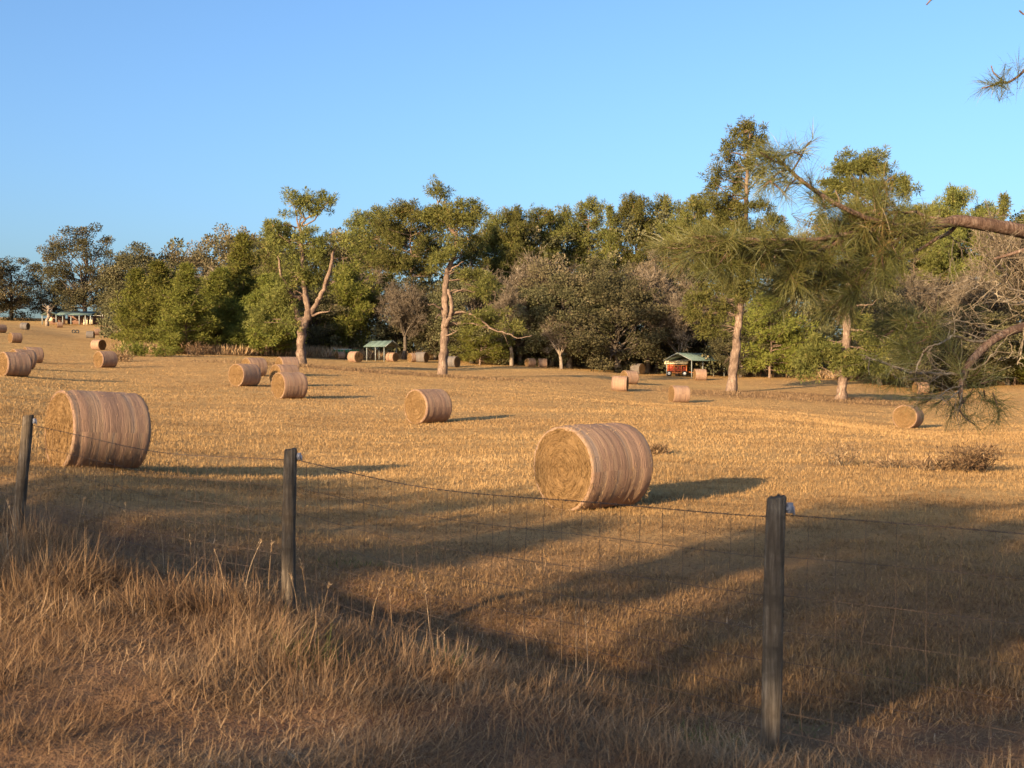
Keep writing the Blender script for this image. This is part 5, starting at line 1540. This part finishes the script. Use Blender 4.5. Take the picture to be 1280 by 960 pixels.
def barn():
    p = P(99, 408, 292); z = gz(p.x, p.y)
    t = thing('pole_barn', 'far open pole barn with low green roof and pale posts under the largest far tree', 'barn', (p.x, p.y, z), R(-4))
    m = MB(); L, Dp = 9.0, 6.0
    for s, (h0, h1) in ((-1, (2.5, 3.5)), (1, (2.7, 3.5))):
        y0 = s * (Dp / 2 + .4)
        V = [(-L / 2 - .3, 0, h1), (L / 2 + .3, 0, h1), (L / 2 + .3, y0, h0), (-L / 2 - .3, y0, h0)]
        V2 = [(a, b, c - .1) for a, b, c in V]
        m.add(V + V2, [[0, 1, 2, 3], [7, 6, 5, 4], [0, 4, 5, 1], [1, 5, 6, 2], [2, 6, 7, 3], [3, 7, 4, 0]])
    m.build('roof', M_GREENROOF, t)
    m = MB()
    for s in (-1, 1):
        V = [(-6.4, -3.6, 3.3), (-6.4 + s * 2.1, -3.6, 2.5), (-6.4 + s * 2.1, 1.5, 2.5), (-6.4, 1.5, 3.3)]
        m.add(V + [(a, b, c - .1) for a, b, c in V], [[0, 1, 2, 3], [7, 6, 5, 4], [0, 4, 5, 1], [1, 5, 6, 2], [2, 6, 7, 3]])
    m.build('gable_roof', M_GREENROOF, t)
    for x in (-8.3, -6.9, -4.6, -3.0, -.8, 1.4, 3.0, 4.4):
        m = MB(); m.box((x, -3.2 if x < -4.4 else -2.9, 1.25), (.2, .2, 2.6)); m.build('post', M_TRIM, t)
    m = MB(); m.box((0, 2.8, 1.25), (8.9, .1, 2.5)); m.box((-6.4, 1.3, 1.2), (4.0, .1, 2.4)); m.build('back_wall', M_BROWNW, t)
    m = MB(); m.box((1.5, .5, 1.0), (1.2, .12, 2.0)); m.box((3.0, .5, 1.1), (.9, .12, 1.7)); m.box((-7.8, 0, 1.5), (1.4, .1, 1.0)); m.build('door', M_CREAM, t)
    p = P(126, 409, 298); z = gz(p.x, p.y)
    t = thing('small_shed', 'small far shed with a whitish roof and brown boards beside the pole barn', 'shed', (p.x, p.y, z), R(5))
    m = MB(); m.box((0, 0, 1.0), (3.0, 2.2, 2.0)); m.build('wall', M_BROWNW, t)
    m = MB()
    for s in (-1, 1):
        V = [(0, -1.4, 2.9), (s * 1.8, -1.4, 2.0), (s * 1.8, 1.4, 2.0), (0, 1.4, 2.9)]
        m.add(V + [(a, b, c - .08) for a, b, c in V], [[0, 1, 2, 3], [7, 6, 5, 4], [0, 4, 5, 1], [1, 5, 6, 2], [2, 6, 7, 3]])
    m.add([(-1.6, -1.15, 2.0), (1.6, -1.15, 2.0), (0, -1.15, 2.82)], None, [[0, 1, 2]])
    m.build('roof', M_WHITE, t)
    m = MB(); m.box((-.9, -1.16, .9), (.7, .08, 1.7)); m.box((1.0, -1.16, 1.0), (.5, .08, 1.0)); m.build('door', M_CREAM, t)
    # pale dead trunk by the oaks
    p = P(59, 401, 285); z = gz(p.x, p.y); rng = np.random.default_rng(3)
    t = thing('dead_tree', 'pale dead trunk with short broken limbs standing before the dark oaks by the barn', 'tree', (p.x, p.y, z))
    m = MB(); m.tube(limb([0, 0, -.2], [.4, 0, 5.2], rng, 7, 0, .02), np.linspace(.5, .3, 7), 8, rough=.2, rng=rng)
    m.build('trunk', M_PALE, t)
    m = MB()
    for i in range(16):
        a = rng.random() * 6.3; b = np.array([.3, 0, rng.uniform(2.5, 5.1)]) * [1, 1, .9]; m.tube(limb(b, b + [math.cos(a) * 1.6, math.sin(a) * 1.6, rng.uniform(.5, 2.5)], rng, 5, 0, .08), np.linspace(.09, .02, 5), 5, cap=False)
    m.build('limbs', M_PALE, t)
    for i, (px, lab) in enumerate(((92, 'dark tyre lying in the far field below the barn, the one nearer the dark bale'), (96.5, 'dark tyre lying in the far field below the barn, the one nearer the pale bales'))):
        p = P(px, 412, 255); z = gz(p.x, p.y)
        m = MB(); th = np.linspace(0, 2 * PI, 17); m.tube(np.stack([.34 * np.cos(th), 0 * th, .34 * np.sin(th)], -1), .13, 8, cap=False)
        o = m.build('old_tyre', M_RUBBER); o.location = (p.x, p.y, z + .42); o.rotation_euler = (0, 0, .4 * i)
        tag(o, lab, 'tyre', 'tyres below the far barn')
    # pale stumps and stakes at the foot of the wood
    for px, row, d, h, r, lab in ((732, 453, 166, 1.3, .28, 'pale broken stump in the weeds, taller of two before the middle oak'), (738, 453.5, 166, 1.1, .22, 'pale broken stump in the weeds, slimmer of two before the middle oak'),
                               (438, 441, 158, .8, .12, 'short white stake above the bale with the brown end'), (463, 440, 162, .9, .16, 'short white stake between the green trailer and the small carport'), (477, 441, 162, .9, .15, 'short white stake under the small carport edge'),
                               (871, 462, 142, .9, .13, 'short white stake behind the bale at the long carport'), (821, 463, 158, 1.5, .22, 'pale weathered stump beside the long carport')):
        p = P(px, row, d); z = gz(p.x, p.y); nm = 'stake' if 'stake' in lab else 'tree_stump'
        m = MB(); m.tube(limb([0, 0, -.1], [.05, 0, h], rng, 5, 0, .02), np.linspace(r * 1.25, r * .8, 5), 8, rough=.25, rng=rng)
        o = m.build(nm, M_WHITE if nm == 'stake' else M_PALE); o.location = (p.x, p.y, z); tag(o, lab, nm.replace('_', ' '), 'pale stakes and stumps at the wood edge')


barn()

# ------------------------------------------------------------------ trees outside the picture whose shade falls into it
HH = {}


def shade_tree(src, s, t_, H, wide, lab, rz=0.0):
    x = SH.x * s + SN.x * t_; y = SH.y * s + SN.y * t_
    z = gz(x, y)
    k = H / HH[src]
    if src in USED: o = dup(PROTO[src], lab, (x, y, z - .1), rz)
    else:
        USED.add(src); o = PROTO[src]; o.location = (x, y, z - .1); o['label'] = lab
    o.scale = (wide * k, wide * k, k)
    o['group'] = 'trees standing outside the picture behind the sun side'
    return o


PROTO['flat0'] = make_pine('pine_tree', 41, H=8.6, base=.79, Rc=3.0, whorls=6, per=6, shape='flat', trunk_r=.09, stubs=2, dens=.75, tn=22)
PROTO['flat1'] = make_pine('pine_tree', 42, H=9.5, base=.64, Rc=3.0, whorls=9, per=6, shape='flat', trunk_r=.10, stubs=2, dens=.55, tn=18)
SHADES = [      # s of the tree, t, s where the shade of its top ends, width
    ('oak0', -25, 15.2, 20.5, .8), ('oak2', -27, 18.0, 12.5, .6), ('brown0', -30, 12.0, 19.0, .8), ('brown1', -33, 10.2, 13.5, .5),
    ('flat0', -13, 5.4, 17.0, .85), ('flat0', -14, 3.9, 15.5, .55), ('flat1', -18, 2.2, 17.5, .95), ('flat1', -19, -0.8, 16.0, 1.0), ('flat0', -12, 9.2, 13.0, .5),
]
HH = {k: o['H'] for k, o in PROTO.items()}
for i, (k, s, t_, sb, w) in enumerate(SHADES):
    _zg = gz(SH.x * s + SN.x * t_, SH.y * s + SN.y * t_)
    shade_tree(k, s, t_, (sb - s) * math.tan(SUN_EL) - _zg, w, 'tree outside the picture on the sun side of the fence', i * 1.3)

for k, o in PROTO.items():
    if 'H' in o: pass
for o in list(sc.objects):
    if 'H' in o: del o['H']

# ------------------------------------------------------------------ light, sky, camera
w = bpy.data.worlds.new('World'); sc.world = w; w.use_nodes = True
nt = w.node_tree; nt.nodes.clear()
out = nt.nodes.new('ShaderNodeOutputWorld'); bg = nt.nodes.new('ShaderNodeBackground'); sky = nt.nodes.new('ShaderNodeTexSky')
sky.sky_type = 'NISHITA'; sky.sun_disc = False
sky.sun_elevation = SUN_EL
sky.sun_rotation = math.atan2(-SH.x, -SH.y)
sky.altitude = 0; sky.air_density = 1.0; sky.dust_density = 3.0; sky.ozone_density = 4.5
bg.inputs['Strength'].default_value = 0.122
nt.links.new(sky.outputs[0], bg.inputs[0]); nt.links.new(bg.outputs[0], out.inputs[0])

ld = bpy.data.lights.new('sun', 'SUN'); ld.energy = 5.0; ld.angle = R(0.53); ld.color = (1.0, 0.74, 0.43)
lo = bpy.data.objects.new('sun', ld); COL.objects.link(lo)
sd = Vector((SH.x * math.cos(SUN_EL), SH.y * math.cos(SUN_EL), -math.sin(SUN_EL)))
lo.rotation_euler = sd.to_track_quat('-Z', 'Y').to_euler(); lo.location = (-30, -15, 30)

cd = bpy.data.cameras.new('camera'); cam = bpy.data.objects.new('camera', cd); COL.objects.link(cam)
cd.sensor_width = 36.0; cd.lens = 36.0 * F / 1280.0; cd.clip_start = 0.05; cd.clip_end = 6000
cam.location = (0, 0, CZ); cam.rotation_euler = (R(90) - PITCH, 0, 0)
cd.dof.use_dof = True; cd.dof.focus_distance = 28.0; cd.dof.aperture_fstop = 5.6
sc.camera = cam

sc.view_settings.view_transform = 'Standard'; sc.view_settings.look = 'None'
sc.view_settings.exposure = 1.35; sc.view_settings.gamma = 1.0
sc.render.engine = 'CYCLES'
sc.cycles.use_denoising = True
sc.cycles.max_bounces = 5; sc.cycles.diffuse_bounces = 3; sc.cycles.glossy_bounces = 2; sc.cycles.transmission_bounces = 3; sc.cycles.transparent_max_bounces = 4
